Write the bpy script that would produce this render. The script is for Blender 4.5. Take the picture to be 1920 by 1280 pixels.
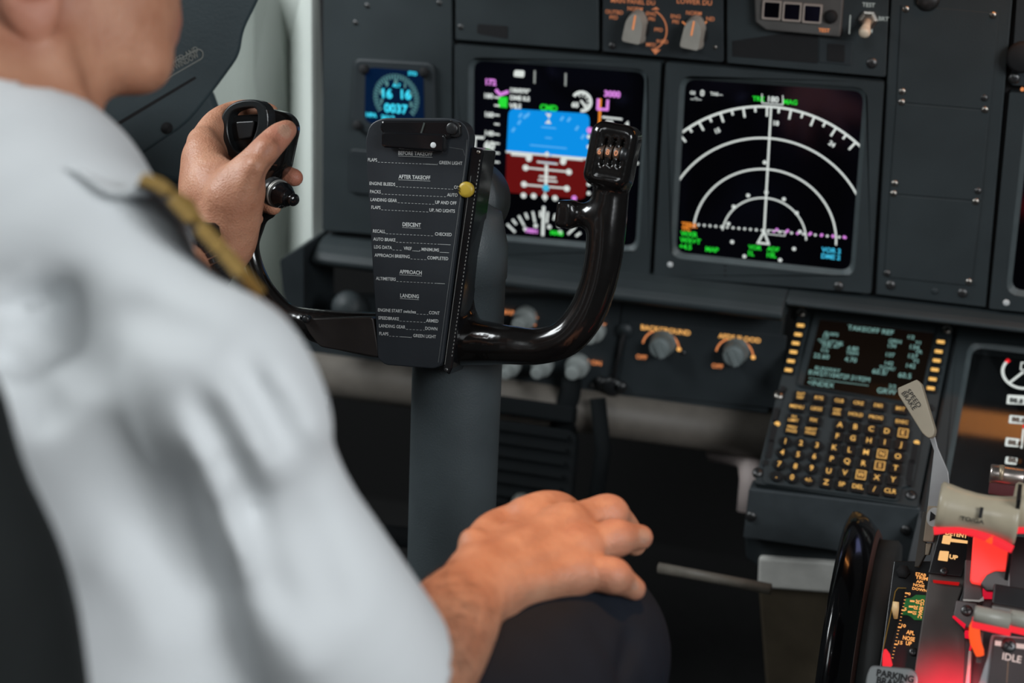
import bpy, math, random
import numpy as np
from mathutils import Vector, Matrix
random.seed(7)
for _o in list(bpy.data.objects): bpy.data.objects.remove(_o)
SC = bpy.context.scene
COL = SC.collection

# ---------------------------------------------------------------- camera (metres; x right, y forward, z up; panel face at y=0)
F = 3000.0
CP = np.array([.3112, -1.4235, .3059])
_y, _p, _r = np.radians([-17.67, -21.92, .61])
FW = np.array([np.sin(_y)*np.cos(_p), np.cos(_y)*np.cos(_p), np.sin(_p)])
_rt = np.array([np.cos(_y), -np.sin(_y), 0]); _up = np.cross(_rt, FW)
RT = np.cos(_r)*_rt + np.sin(_r)*_up; UP = -np.sin(_r)*_rt + np.cos(_r)*_up
cd = bpy.data.cameras.new('camera'); cam = bpy.data.objects.new('camera', cd); COL.objects.link(cam)
cam.matrix_world = Matrix(((RT[0], UP[0], -FW[0], CP[0]), (RT[1], UP[1], -FW[1], CP[1]), (RT[2], UP[2], -FW[2], CP[2]), (0, 0, 0, 1)))
cd.sensor_width = 36; cd.lens = 36*F/1920; cd.clip_start = .01
cd.dof.use_dof = True; cd.dof.focus_distance = 1.185; cd.dof.aperture_fstop = 4.5
SC.camera = cam

# ---------------------------------------------------------------- light
W = bpy.data.worlds.new('world'); SC.world = W; W.use_nodes = True
bg = W.node_tree.nodes['Background']; bg.inputs[0].default_value = (.70, .82, .86, 1); bg.inputs[1].default_value = .035

def area(name, loc, target, sx, sy, power, col, shape='RECTANGLE'):
    l = bpy.data.lights.new(name, 'AREA'); l.shape = shape; l.size = sx; l.size_y = sy; l.energy = power; l.color = col
    o = bpy.data.objects.new(name, l); COL.objects.link(o); o.location = loc
    o.rotation_euler = (Vector(target)-Vector(loc)).to_track_quat('-Z', 'Y').to_euler(); return o
# daylight through the right-hand side window, the windshield and the left side window; dome lamp behind
area('right_window_daylight', (1.5, -1.5, .75), (-.1, -.75, -.1), .9, .6, 23, (.93, .97, 1))
area('left_window_daylight', (-1.15, -.55, .75), (-.36, .15, -.1), .8, .5, 21, (.93, .98, 1))
area('rear_dome_light', (.1, -2.4, 1.5), (0, -.5, 0), .8, .8, 8, (.93, .98, 1))
_m = bpy.data.lights.new('map_light', 'SPOT'); _m.energy = 36; _m.color = (1, .48, .16); _m.spot_size = math.radians(15); _m.spot_blend = .9; _m.shadow_soft_size = .02
_mo = bpy.data.objects.new('map_light', _m); COL.objects.link(_mo); _mo.location = (.16, -.42, .95)
_mo.rotation_euler = (Vector((.055, -.62, -.16))-Vector((.16, -.42, .95))).to_track_quat('-Z', 'Y').to_euler()

area('glareshield_flood_lamp', (.38, -.040, .212), (.38, -.040, 0), .26, .030, .22, (1, .36, .09))

SC.view_settings.view_transform = 'Standard'; SC.view_settings.look = 'None'
SC.view_settings.exposure = 0; SC.view_settings.gamma = 1; SC.view_settings.use_curve_mapping = False

# ---------------------------------------------------------------- measuring helpers: a point of the photo's frame on a plane of the cockpit
def ray(px, py): return FW + RT*((px-960)/F) - UP*((py-640)/F)
def PD(px, py, d): return CP + ray(px, py)*d
def PY(px, py, Y): d = ray(px, py); return CP + d*((Y-CP[1])/d[1])
def PX(px, py, X): d = ray(px, py); return CP + d*((X-CP[0])/d[0])
def PZ(px, py, Z): d = ray(px, py); return CP + d*((Z-CP[2])/d[2])
def nrm(v): v = np.array(v, float); return v/np.linalg.norm(v)

class Frame:
    """plane with origin O, right U, up V, normal N towards the viewer"""
    def __init__(s, O, U, V):
        s.O = np.array(O, float); s.U = nrm(U); N = nrm(np.cross(s.U, V)); s.V = np.cross(N, s.U); s.N = N
    def uv(s, px, py, n=0):
        d = ray(px, py); t = ((s.O + s.N*n - CP) @ s.N)/(d @ s.N); q = CP + d*t - s.O
        return (float(q @ s.U), float(q @ s.V))
    def at(s, u, v, n=0): return s.O + s.U*u + s.V*v + s.N*n
    def up(s, n): return Frame(s.O + s.N*n, s.U, s.V)
    def rot(s, deg, o=None):
        a = math.radians(deg); O = s.O if o is None else o
        return Frame(O, s.U*math.cos(a)+s.V*math.sin(a), -s.U*math.sin(a)+s.V*math.cos(a))
    def mat4(s, u, v, n=0, sc=1, ang=0):
        c = s.at(u, v, n); f = s.rot(ang)
        M = Matrix(((f.U[0], f.V[0], f.N[0], c[0]), (f.U[1], f.V[1], f.N[1], c[1]), (f.U[2], f.V[2], f.N[2], c[2]), (0, 0, 0, 1)))
        return M @ Matrix.Scale(sc, 4)

# ---------------------------------------------------------------- materials
MATS = {}
def mat(name, col, rough=.5, metal=0, spec=.5, var=.0, vscale=60, bump=0, bscale=400, emit=None, es=1, coat=0, sss=0, trans=0, alpha=1):
    if name in MATS: return MATS[name]
    m = bpy.data.materials.new(name); m.use_nodes = True; nt = m.node_tree; b = nt.nodes['Principled BSDF']
    c = (*col, 1)
    b.inputs['Base Color'].default_value = c; b.inputs['Roughness'].default_value = rough; b.inputs['Metallic'].default_value = metal
    b.inputs['Specular IOR Level'].default_value = spec; b.inputs['Coat Weight'].default_value = coat; b.inputs['Coat Roughness'].default_value = .05
    b.inputs['Transmission Weight'].default_value = trans; b.inputs['Alpha'].default_value = alpha
    if emit: b.inputs['Emission Color'].default_value = (*emit, 1); b.inputs['Emission Strength'].default_value = es
    if sss:
        b.inputs['Subsurface Weight'].default_value = sss; b.inputs['Subsurface Radius'].default_value = (.012, .004, .002); b.inputs['Subsurface Scale'].default_value = .6
    if var or bump:
        tc = nt.nodes.new('ShaderNodeTexCoord')
    if var:
        n = nt.nodes.new('ShaderNodeTexNoise'); n.inputs['Scale'].default_value = vscale; n.inputs['Detail'].default_value = 6
        r = nt.nodes.new('ShaderNodeValToRGB'); nt.links.new(tc.outputs['Object'], n.inputs['Vector']); nt.links.new(n.outputs['Fac'], r.inputs['Fac'])
        r.color_ramp.elements[0].position = .3; r.color_ramp.elements[1].position = .7
        r.color_ramp.elements[0].color = (*[x*(1-var) for x in col], 1); r.color_ramp.elements[1].color = (*[min(1, x*(1+var)) for x in col], 1)
        nt.links.new(r.outputs['Color'], b.inputs['Base Color'])
        mr = nt.nodes.new('ShaderNodeMapRange'); nt.links.new(n.outputs['Fac'], mr.inputs['Value']); mr.inputs['To Min'].default_value = max(0.02, rough*(1-var)); mr.inputs['To Max'].default_value = min(1, rough*(1+var)); nt.links.new(mr.outputs['Result'], b.inputs['Roughness'])
    if bump:
        n2 = nt.nodes.new('ShaderNodeTexNoise'); n2.inputs['Scale'].default_value = bscale; n2.inputs['Detail'].default_value = 3; nt.links.new(tc.outputs['Object'], n2.inputs['Vector'])
        bp = nt.nodes.new('ShaderNodeBump'); bp.inputs['Strength'].default_value = bump; bp.inputs['Distance'].default_value = .0006; nt.links.new(n2.outputs['Fac'], bp.inputs['Height']); nt.links.new(bp.outputs['Normal'], b.inputs['Normal'])
    MATS[name] = m; return m
def glow(name, col, s=1): return mat(name, (.004, .004, .004), .7, spec=.1, emit=col, es=s)
def srgb(r, g, b): return tuple(((x/255+.055)/1.055)**2.4 if x/255 > .04045 else x/255/12.92 for x in (r, g, b))

PANEL = mat('panel_grey', (.026, .035, .0385), .55, var=.12, vscale=18, bump=.35, bscale=900)
PANEL2 = mat('panel_grey_dark', (.024, .031, .035), .5, var=.12, vscale=18, bump=.35, bscale=900)
DARK = mat('dark_recess', (.006, .006, .007), .8, var=.2)
BLACK = mat('black_plastic', (.012, .013, .014), .35, var=.2, vscale=40)
GLASS = mat('display_glass', (.002, .002, .003), .09, spec=1.0, var=.1, vscale=5)
GLASS.node_tree.nodes['Principled BSDF'].inputs['Specular Tint'].default_value = (.42, .45, 1, 1)
GLASSN = mat('plain_glass', (.002, .002, .002), .05, spec=.6, var=.1, vscale=5)
METAL = mat('screw_metal', (.45, .42, .38), .32, metal=1, var=.15, vscale=300)
METALD = mat('dark_metal', (.12, .12, .12), .4, metal=.9, var=.2, vscale=200)
WHITE = mat('paint_white', (.62, .64, .64), .6, var=.05)
KNOBG = mat('knob_grey', (.30, .33, .32), .45, var=.1, vscale=60)
ORANGE = glow('backlit_orange', (1.0, .34, .12), .75)
COPPER = glow('backlit_copper', (.62, .22, .10), .75)
AMBERL = glow('backlit_amber', (1.0, .50, .14), 1.0)
AMBERK = glow('key_amber', (1.0, .56, .15), .95)

# ---------------------------------------------------------------- objects
WLOC = {}
def setp(o, label=None, cat=None, group=None, kind=None):
    if label: o['label'] = label
    if cat: o['category'] = cat
    if group: o['group'] = group
    if kind: o['kind'] = kind
    return o
def thing(name, label, cat, loc, group=None):
    o = bpy.data.objects.new(name, None); COL.objects.link(o); o.location = Vector([float(x) for x in loc]); o.empty_display_size = .02
    WLOC[o.name] = np.array([float(x) for x in loc]); return setp(o, label, cat, group)
def wl(o): return WLOC.get(o.name, np.zeros(3)) if o is not None else np.zeros(3)
def root_of(o):
    while o.parent: o = o.parent
    return o

FONT = {}
def glyphs(s, bold=.018, mono=False):
    k = (s, bold)
    if k in FONT: return FONT[k]
    c = bpy.data.curves.new('t', 'FONT'); c.body = s; c.size = 1; c.offset = bold; c.resolution_u = 3; c.fill_mode = 'FRONT'
    o = bpy.data.objects.new('t', c); COL.objects.link(o)
    bpy.context.view_layer.update()
    me = bpy.data.meshes.new_from_object(o.evaluated_get(bpy.context.evaluated_depsgraph_get()))
    v = np.array([(q.co.x, q.co.y) for q in me.vertices]) if len(me.vertices) else np.zeros((0, 2)); f = [tuple(p.vertices) for p in me.polygons]
    bpy.data.objects.remove(o); bpy.data.curves.remove(c); bpy.data.meshes.remove(me)
    w = (v[:, 0].max(), v[:, 0].min()) if len(v) else (0, 0)
    FONT[k] = (v, f, w[1], w[0]); return FONT[k]
CAP = None
def caph():
    global CAP
    if CAP is None: v = glyphs('H')[0]; CAP = v[:, 1].max()-v[:, 1].min()
    return CAP

class MB:
    def __init__(s): s.v = []; s.f = []; s.m = []; s.mats = []; s.sm = []
    def mi(s, m):
        if m not in s.mats: s.mats.append(m)
        return s.mats.index(m)
    def add(s, V, Fs, m, smooth=False):
        b = len(s.v); s.v += [tuple(float(c) for c in p) for p in V]; k = s.mi(m)
        for f in Fs: s.f.append(tuple(b+i for i in f)); s.m.append(k); s.sm.append(smooth)
        return s
    def prism(s, fr, poly, n0, n1, m, taper=0):
        """solid slab between n0 (back) and n1 (front) over a uv outline"""
        P = np.array(poly, float); c = P.mean(0); n = len(P)
        a = sum(P[i][0]*P[(i+1) % n][1]-P[(i+1) % n][0]*P[i][1] for i in range(n))
        if a < 0: P = P[::-1]
        Q = P if not taper else inset(P, taper)
        V = [fr.at(u, v, n0) for u, v in P]+[fr.at(u, v, n1) for u, v in Q]
        return s.add(V, [tuple(range(n-1, -1, -1)), tuple(range(n, 2*n))]+[(i, (i+1) % n, n+(i+1) % n, n+i) for i in range(n)], m)
    def ring(s, fr, outer, inner, n0, n1, m, n1i=None):
        """bezel: outline with a hole, both with the same number of points"""
        n = len(outer); n1i = n1 if n1i is None else n1i
        V = [fr.at(u, v, n0) for u, v in outer]+[fr.at(u, v, n1) for u, v in outer]+[fr.at(u, v, n1i) for u, v in inner]+[fr.at(u, v, n0) for u, v in inner]
        Fs = []
        for i in range(n):
            j = (i+1) % n
            for k in range(3): Fs.append((k*n+i, k*n+j, (k+1)*n+j, (k+1)*n+i))
            Fs.append((3*n+i, 3*n+j, j, i))
        return s.add(V, Fs, m)
    def box(s, c, U, V, N, su, sv, sn, m):
        c = np.array(c, float); P = [c+U*(a*su/2)+V*(b*sv/2)+N*(d*sn/2) for d in (-1, 1) for b in (-1, 1) for a in (-1, 1)]
        return s.add(P, [(0, 2, 3, 1), (4, 5, 7, 6), (0, 1, 5, 4), (2, 6, 7, 3), (0, 4, 6, 2), (1, 3, 7, 5)], m)
    def lathe(s, c, axis, prof, m, seg=24, smooth=True, sx=1):
        A = nrm(axis); t = nrm(np.cross(A, (0, 0, 1) if abs(A[2]) < .9 else (1, 0, 0))); b = np.cross(A, t); c = np.array(c, float)
        V = []; n = len(prof)
        for r, h in prof:
            for k in range(seg):
                a = 2*math.pi*k/seg; V.append(c + A*h + t*(math.cos(a)*max(r, 1e-6)) + b*(math.sin(a)*max(r, 1e-6)*sx))
        Fs = [(i*seg+k, i*seg+(k+1) % seg, (i+1)*seg+(k+1) % seg, (i+1)*seg+k) for i in range(n-1) for k in range(seg)]
        Fs += [tuple(range(seg-1, -1, -1)), tuple((n-1)*seg+k for k in range(seg))]
        return s.add(V, Fs, m, smooth)
    def tube(s, pts, r, m, seg=14, smooth=True, caps=True):
        pts = [np.array(p, float) for p in pts]; n = len(pts); rr = r if hasattr(r, '__len__') else [r]*n
        T = [nrm(pts[min(i+1, n-1)]-pts[max(i-1, 0)]) for i in range(n)]
        a = nrm(np.cross(T[0], (0, 0, 1) if abs(T[0][2]) < .9 else (1, 0, 0))); V = []
        for i in range(n):
            a = nrm(a - T[i]*(a @ T[i])); b = np.cross(T[i], a)
            for k in range(seg): w = 2*math.pi*k/seg; V.append(pts[i]+(a*math.cos(w)+b*math.sin(w))*rr[i])
        Fs = [(i*seg+k, i*seg+(k+1) % seg, (i+1)*seg+(k+1) % seg, (i+1)*seg+k) for i in range(n-1) for k in range(seg)]
        if caps: Fs += [tuple(range(seg-1, -1, -1)), tuple((n-1)*seg+k for k in range(seg))]
        return s.add(V, Fs, m, smooth)
    def stroke(s, fr, uv, w, m, n=.0004, closed=False):
        uv = [np.array(p, float) for p in uv]; k = len(uv)
        if closed: uv.append(uv[0]); k += 1
        for i in range(k-1):
            d = uv[i+1]-uv[i]; L = np.hypot(*d)
            if L < 1e-7: continue
            d = d/L; p = np.array((-d[1], d[0]))*w/2; e = d*w*.3
            q = [uv[i]-e-p, uv[i+1]+e-p, uv[i+1]+e+p, uv[i]-e+p]; nn = n+(i % 2)*.00002
            s.add([fr.at(a[0], a[1], nn) for a in q], [(0, 1, 2, 3)], m)
        return s
    def arc(s, fr, c, r, a0, a1, w, m, n=.0004, seg=40):
        A = [math.radians(a0+(a1-a0)*i/seg) for i in range(seg+1)]; V = []
        for a in A:
            for q in (r-w/2, r+w/2): V.append(fr.at(c[0]+q*math.cos(a), c[1]+q*math.sin(a), n))
        return s.add(V, [(2*i, 2*i+1, 2*i+3, 2*i+2) for i in range(seg)], m)
    def disc(s, fr, c, r, m, n=.0004, seg=16): return s.add([fr.at(c[0]+r*math.cos(2*math.pi*i/seg), c[1]+r*math.sin(2*math.pi*i/seg), n) for i in range(seg)], [tuple(range(seg))], m)
    def flat(s, fr, poly, m, n=.0004): return s.add([fr.at(u, v, n) for u, v in poly], [tuple(range(len(poly)))], m)
    def text(s, fr, uv, h, st, m, al='L', ang=0, n=.0005, width=None, bold=.018, sx=1.0):
        """lettering with cap height h; anchor on the baseline"""
        V, Fs, x0, x1 = glyphs(st, bold); k = h/caph()
        if not len(V): return s
        kx = k*sx if width is None else width/(x1-x0)
        off = {'L': x0, 'C': (x0+x1)/2, 'R': x1}[al]; a = math.radians(ang); ca, sa = math.cos(a), math.sin(a)
        P = [((x-off)*kx, y*k) for x, y in V]
        return s.add([fr.at(uv[0]+x*ca-y*sa, uv[1]+x*sa+y*ca, n) for x, y in P], Fs, m)
    def build(s, name, parent=None, bevel=0, seg=2, label=None, loc=None, weld=False):
        me = bpy.data.meshes.new(name); L = wl(root_of(parent)) if parent is not None else (np.array(loc, float) if loc is not None else np.array(s.v).mean(0))
        me.from_pydata([tuple(np.array(p)-L) for p in s.v], [], s.f)
        for m in s.mats: me.materials.append(m)
        me.polygons.foreach_set('material_index', s.m); me.polygons.foreach_set('use_smooth', s.sm); me.update()
        o = bpy.data.objects.new(name, me); COL.objects.link(o)
        if parent is not None: o.parent = parent
        else: o.location = Vector(L.tolist()); WLOC[o.name] = L
        if bevel:
            b = o.modifiers.new('bevel', 'BEVEL'); b.width = bevel; b.segments = seg; b.limit_method = 'ANGLE'; b.angle_limit = math.radians(35); b.harden_normals = False
        if label: o['label'] = label
        return o

def inset(P, d):
    P = np.array(P, float); n = len(P); out = []
    for i in range(n):
        a, b, c = P[i-1], P[i], P[(i+1) % n]; e1 = (b-a)/(np.hypot(*(b-a))+1e-12); e2 = (c-b)/(np.hypot(*(c-b))+1e-12)
        n1 = np.array((-e1[1], e1[0])); n2 = np.array((-e2[1], e2[0])); m = n1+n2; L = m @ m
        out.append(b + m*(2*d/L)/1 if L > .2 else b+n1*d)
    return [tuple(q) for q in out]
def rpoly(pts, r, seg=5):
    """round the corners of an outline"""
    P = [np.array(p, float) for p in pts]; n = len(P); out = []
    rr = r if hasattr(r, '__len__') else [r]*n
    for i in range(n):
        a, b, c = P[i-1], P[i], P[(i+1) % n]; e1 = (a-b); e2 = (c-b); l1 = np.hypot(*e1); l2 = np.hypot(*e2); q = min(rr[i], l1*.49, l2*.49)
        if q < 1e-6: out.append(tuple(b)); continue
        p0 = b+e1/l1*q; p1 = b+e2/l2*q
        for k in range(seg+1): t = k/seg; out.append(tuple((1-t)**2*p0+2*t*(1-t)*b+t*t*p1))
    return out
def pxs(fr, pts, n=0): return [fr.uv(x, y, n) for x, y in pts]
def rect(c, w, h): return [(c[0]-w/2, c[1]-h/2), (c[0]+w/2, c[1]-h/2), (c[0]+w/2, c[1]+h/2), (c[0]-w/2, c[1]+h/2)]

# screws: one mesh, many individual copies
def _screw():
    b = MB(); Z = np.array((0, 0, 1.)); X = np.array((1., 0, 0)); Y = np.array((0, 1., 0))
    b.lathe((0, 0, 0), Z, [(1, -.3), (1, .15), (.9, .4), (.6, .58), (.3, .64)], METAL, 20)
    b.box((0, 0, .62), X, Y, Z, 1.1, .22, .12, DARK); b.box((0, 0, .625), X, Y, Z, .22, 1.1, .12, DARK)
    me = b.build('screw'); o = me; m = o.data; bpy.data.objects.remove(o); return m
SCREW = _screw()
SCREWD = SCREW.copy(); SCREWD.materials[0] = METALD
def screw(fr, uv, r, parent, dark=False, n=0, name='screw'):
    o = bpy.data.objects.new(name, SCREWD if dark else SCREW); COL.objects.link(o); o.parent = parent
    M = fr.mat4(uv[0], uv[1], n, r, random.uniform(0, 90)); M.translation = M.translation - Vector(wl(root_of(parent)).tolist()); o.matrix_basis = M; return o

# ---------------------------------------------------------------- smooth solids: distance fields meshed with surface nets (hands, head, cloth, yoke)
class Prim:
    def bound(s): return s.c, s.R
class Cone(Prim):
    def __init__(s, a, b, ra, rb):
        s.a = np.array(a, float); s.b = np.array(b, float); s.ra = ra; s.rb = rb; s.c = (s.a+s.b)/2; s.R = np.linalg.norm(s.b-s.a)/2+max(ra, rb)
    def __call__(s, P, ctx=None):
        d = s.b-s.a; t = np.clip(((P-s.a) @ d)/(d @ d+1e-12), 0, 1); return np.linalg.norm(P-s.a-t[:, None]*d, axis=1)-(s.ra+(s.rb-s.ra)*t)
class Ell(Prim):
    """ellipsoid with axes as rows of A"""
    def __init__(s, c, A, r): s.c = np.array(c, float); s.A = np.array([nrm(x) for x in A]); s.r = np.array(r, float); s.R = max(r)
    def __call__(s, P, ctx=None):
        q = (P-s.c) @ s.A.T; k0 = np.linalg.norm(q/s.r, axis=1); k1 = np.linalg.norm(q/(s.r**2), axis=1)+1e-9; return k0*(k0-1)/k1
class RBox(Prim):
    def __init__(s, c, A, h, r): s.c = np.array(c, float); s.A = np.array([nrm(x) for x in A]); s.h = np.array(h, float)-r; s.r = r; s.R = float(np.linalg.norm(h))
    def __call__(s, P, ctx=None):
        q = np.abs((P-s.c) @ s.A.T)-s.h; return np.linalg.norm(np.maximum(q, 0), axis=1)+np.minimum(q.max(1), 0)-s.r
class Torus(Prim):
    def __init__(s, c, n, R, r): s.c = np.array(c, float); s.n = nrm(n); s.R0 = R; s.r = r; s.R = R+r
    def __call__(s, P, ctx=None):
        q = P-s.c; h = q @ s.n; rad = np.linalg.norm(q-h[:, None]*s.n, axis=1)-s.R0; return np.hypot(rad, h)-s.r
def smin(a, b, k):
    if k <= 0: return np.minimum(a, b)
    h = np.clip(k-np.abs(a-b), 0, None)/k; return np.minimum(a, b)-h*h*k*.25
class U(Prim):
    def __init__(s, k, *ch):
        s.k = k; s.ch = [c for c in ch if c is not None]; cs = np.array([c.c for c in s.ch]); s.c = cs.mean(0); s.R = max(np.linalg.norm(c.c-s.c)+c.R for c in s.ch)
    def __call__(s, P, ctx=None):
        d = None
        for c in s.ch:
            if ctx is not None and np.linalg.norm(c.c-ctx[0]) > c.R+ctx[1]+max(s.k, .004): continue
            e = c(P, None if ctx is None else (ctx[0], ctx[1]+s.k))
            if e is None: continue
            d = e if d is None else smin(d, e, s.k)
        return d
class Sub(Prim):
    """first minus the others"""
    def __init__(s, k, a, *cut): s.a = a; s.cut = cut; s.k = k; s.c = a.c; s.R = a.R
    def __call__(s, P, ctx=None):
        d = s.a(P, None if ctx is None else (ctx[0], ctx[1]+s.k+.004))
        if d is None: return None
        for c in s.cut:
            e = c(P, None)
            d = -smin(-d, e, s.k)
        return d
class Disp(Prim):
    def __init__(s, a, fn, amp): s.a = a; s.fn = fn; s.amp = amp; s.c = a.c; s.R = a.R+amp
    def __call__(s, P, ctx=None):
        d = s.a(P, ctx)
        if d is None: return None
        return d-s.fn(P)
class Half(Prim):
    """half space, inside where (P-o).n<0"""
    def __init__(s, o, n): s.o = np.array(o, float); s.n = nrm(n); s.c = s.o; s.R = 99
    def __call__(s, P, ctx=None): return (P-s.o) @ s.n

def net(sdf, h, lo=None, hi=None, margin=.006):
    """surface-nets mesh of a distance field, evaluated only in blocks near the surface"""
    B = 12
    lo = np.array(lo if lo is not None else sdf.c-sdf.R, float); hi = np.array(hi if hi is not None else sdf.c+sdf.R, float)
    nb = np.ceil((hi-lo)/(B*h)).astype(int)
    rad = B*h*math.sqrt(3)/2
    gi = np.stack(np.meshgrid(*[np.arange(n) for n in nb], indexing='ij'), -1).reshape(-1, 3)
    ctr = lo+(gi+.5)*B*h; keep = []
    for k in range(0, len(ctr), 60000):
        d = sdf(ctr[k:k+60000]); keep.append(np.abs(d) < rad*1.05+margin)
    gi = gi[np.concatenate(keep)]; ctr = lo+(gi+.5)*B*h
    n1 = B+1; loc = np.stack(np.meshgrid(*[np.arange(n1)]*3, indexing='ij'), -1).reshape(-1, 3)
    TOT = nb*B+3
    def cid(c): return (c[:, 0]*TOT[1]+c[:, 1])*TOT[2]+c[:, 2]
    cidl, vl, quads = [], [], []
    corners = np.array([(i, j, k) for i in (0, 1) for j in (0, 1) for k in (0, 1)])
    edges = [(a, b) for a in range(8) for b in range(a+1, 8) if np.abs(corners[a]-corners[b]).sum() == 1]
    for g, c in zip(gi, ctr):
        base = g*B; P = lo+(base+loc)*h
        D = sdf(P, (c, rad+.012))
        if D is None: continue
        if D.min() > 0 or D.max() < 0: continue
        D = D.reshape(n1, n1, n1); S = D < 0
        cs = np.stack([D[i:i+B, j:j+B, k:k+B] for i, j, k in corners], -1).reshape(-1, 8); ins = cs < 0; act = ins.any(1) & ~ins.all(1)
        idx = np.nonzero(act)[0]
        if not len(idx): continue
        cc = np.stack(np.unravel_index(idx, (B, B, B)), -1); v = cs[idx]; acc = np.zeros((len(idx), 3)); cnt = np.zeros(len(idx))
        for a, b in edges:
            m = (v[:, a] < 0) != (v[:, b] < 0); t = np.where(m, v[:, a]/np.where(m, v[:, a]-v[:, b], 1), 0)
            acc += m[:, None]*(corners[a]+t[:, None]*(corners[b]-corners[a])); cnt += m
        vl.append(lo+(base+cc+acc/cnt[:, None])*h); cidl.append(cid(base+cc+1))
        for ax in range(3):
            o1, o2 = (ax+1) % 3, (ax+2) % 3
            sl0 = [slice(0, B)]*3; sl1 = [slice(0, B)]*3; sl1[ax] = slice(1, B+1)
            a = S[tuple(sl0)]; b = S[tuple(sl1)]; m = np.stack(np.nonzero(a != b), -1)
            if not len(m): continue
            s0 = a[m[:, 0], m[:, 1], m[:, 2]]; e1 = np.zeros(3, int); e2 = np.zeros(3, int); e1[o1] = 1; e2[o2] = 1; q = base+m+1
            Q = np.stack([cid(q-e1-e2), cid(q-e2), cid(q), cid(q-e1)], -1); Q[~s0] = Q[~s0][:, ::-1]; quads.append(Q)
    ids = np.concatenate(cidl); V = np.concatenate(vl); Q = np.concatenate(quads)
    o = np.argsort(ids); ids = ids[o]; V = V[o]
    k = np.searchsorted(ids, Q); k = np.clip(k, 0, len(ids)-1); ok = (ids[k] == Q).all(1)
    return V, k[ok]
def netobj(name, sdf, h, m, parent=None, loc=None, lo=None, hi=None, margin=.006, smooth=1, label=None, attr=None):
    V, Q = net(sdf, h, lo, hi, margin)
    for _ in range(smooth):
        acc = np.zeros_like(V); cnt = np.zeros(len(V))
        for a, b in ((0, 1), (1, 2), (2, 3), (3, 0)):
            np.add.at(acc, Q[:, a], V[Q[:, b]]); np.add.at(cnt, Q[:, a], 1)
        V = V*.5+acc/np.maximum(cnt, 1)[:, None]*.5
    L = wl(root_of(parent)) if parent is not None else np.array(loc, float)
    me = bpy.data.meshes.new(name); n = len(V); me.vertices.add(n); me.vertices.foreach_set('co', (V-L).ravel().astype(np.float32))
    me.loops.add(len(Q)*4); me.loops.foreach_set('vertex_index', Q.ravel().astype(np.int32)); me.polygons.add(len(Q))
    me.polygons.foreach_set('loop_start', np.arange(0, len(Q)*4, 4, dtype=np.int32)); me.polygons.foreach_set('loop_total', np.full(len(Q), 4, np.int32))
    me.polygons.foreach_set('use_smooth', np.ones(len(Q), bool)); me.update(calc_edges=True); me.validate()
    for k in (m if isinstance(m, (list, tuple)) else [m]): me.materials.append(k)
    if attr:
        for nm, fn in attr.items():
            a = me.attributes.new(nm, 'FLOAT', 'POINT'); a.data.foreach_set('value', fn(V).astype(np.float32))
    o = bpy.data.objects.new(name, me); COL.objects.link(o)
    if parent is not None: o.parent = parent
    else: o.location = Vector(L.tolist()); WLOC[o.name] = L
    if label: o['label'] = label
    return o

# ================================================================ setting
X3 = np.array((1., 0, 0)); Y3 = np.array((0, 1., 0)); Z3 = np.array((0, 0, 1.))
FP = Frame((0, 0, 0), X3, Z3)                       # main instrument panel face
def struct(o): o['kind'] = 'structure'; return o
WALLG = mat('sidewall_lining', (.60, .64, .60), .6, var=.05, vscale=9)
WALLB = mat('sill_plastic', (.040, .060, .068), .42, var=.15, vscale=12, bump=.2)
# floor
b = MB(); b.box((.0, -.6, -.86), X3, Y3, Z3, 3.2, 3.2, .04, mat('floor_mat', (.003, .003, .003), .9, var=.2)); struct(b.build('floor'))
# forward bulkhead behind the footwell
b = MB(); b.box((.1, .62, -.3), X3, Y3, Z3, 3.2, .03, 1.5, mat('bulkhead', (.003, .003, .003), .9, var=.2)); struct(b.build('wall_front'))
# faceted left sidewall lining: strips in depth
def facet(name, pts, m): # list of 3D outline points, given thickness away from the cabin
    b = MB(); P = [np.array(p, float) for p in pts]; n = nrm(np.cross(P[1]-P[0], P[2]-P[0]))
    if n @ (CP-P[0]) < 0: n = -n
    k = len(P); Q = [p-n*.012 for p in P]
    b.add(P+Q, [tuple(range(k)), tuple(range(2*k-1, k-1, -1))]+[(i, (i+1) % k, k+(i+1) % k, k+i) for i in range(k)], m); return b.build(name, bevel=.0015)
b = MB()
cols = [ # px columns top/bottom, with their distance forward
 ((405, -60, .20), (395, 700, .20)), ((470, -60, .17), (470, 330, .15), ), ]
def wp(x, y, Y): return PY(x, y, Y)
A = [wp(360, -90, .02), wp(462, -90, .10), wp(462, 140, .10), wp(455, 760, .10), wp(340, 760, .02)]
Bq = [wp(462, -90, .10), wp(505, -90, .10), wp(556, 132, .16), wp(556, 760, .16), wp(455, 760, .10), wp(462, 140, .10)]
Cq = [wp(505, -90, .10), wp(612, -90, .022), wp(612, 760, .022), wp(556, 760, .16), wp(556, 132, .16)]
MB_ = MB()
for P in (A, Bq, Cq):
    MB_.add(P, [tuple(range(len(P)))], WALLG)
wlft = MB_.build('wall_left'); sm = wlft.modifiers.new('thick', 'SOLIDIFY'); sm.thickness = .015; sm.offset = -1 ; struct(wlft)
for i, (x, y) in enumerate(((508, 155), (498, 160), (590, 380))):
    pass

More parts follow.
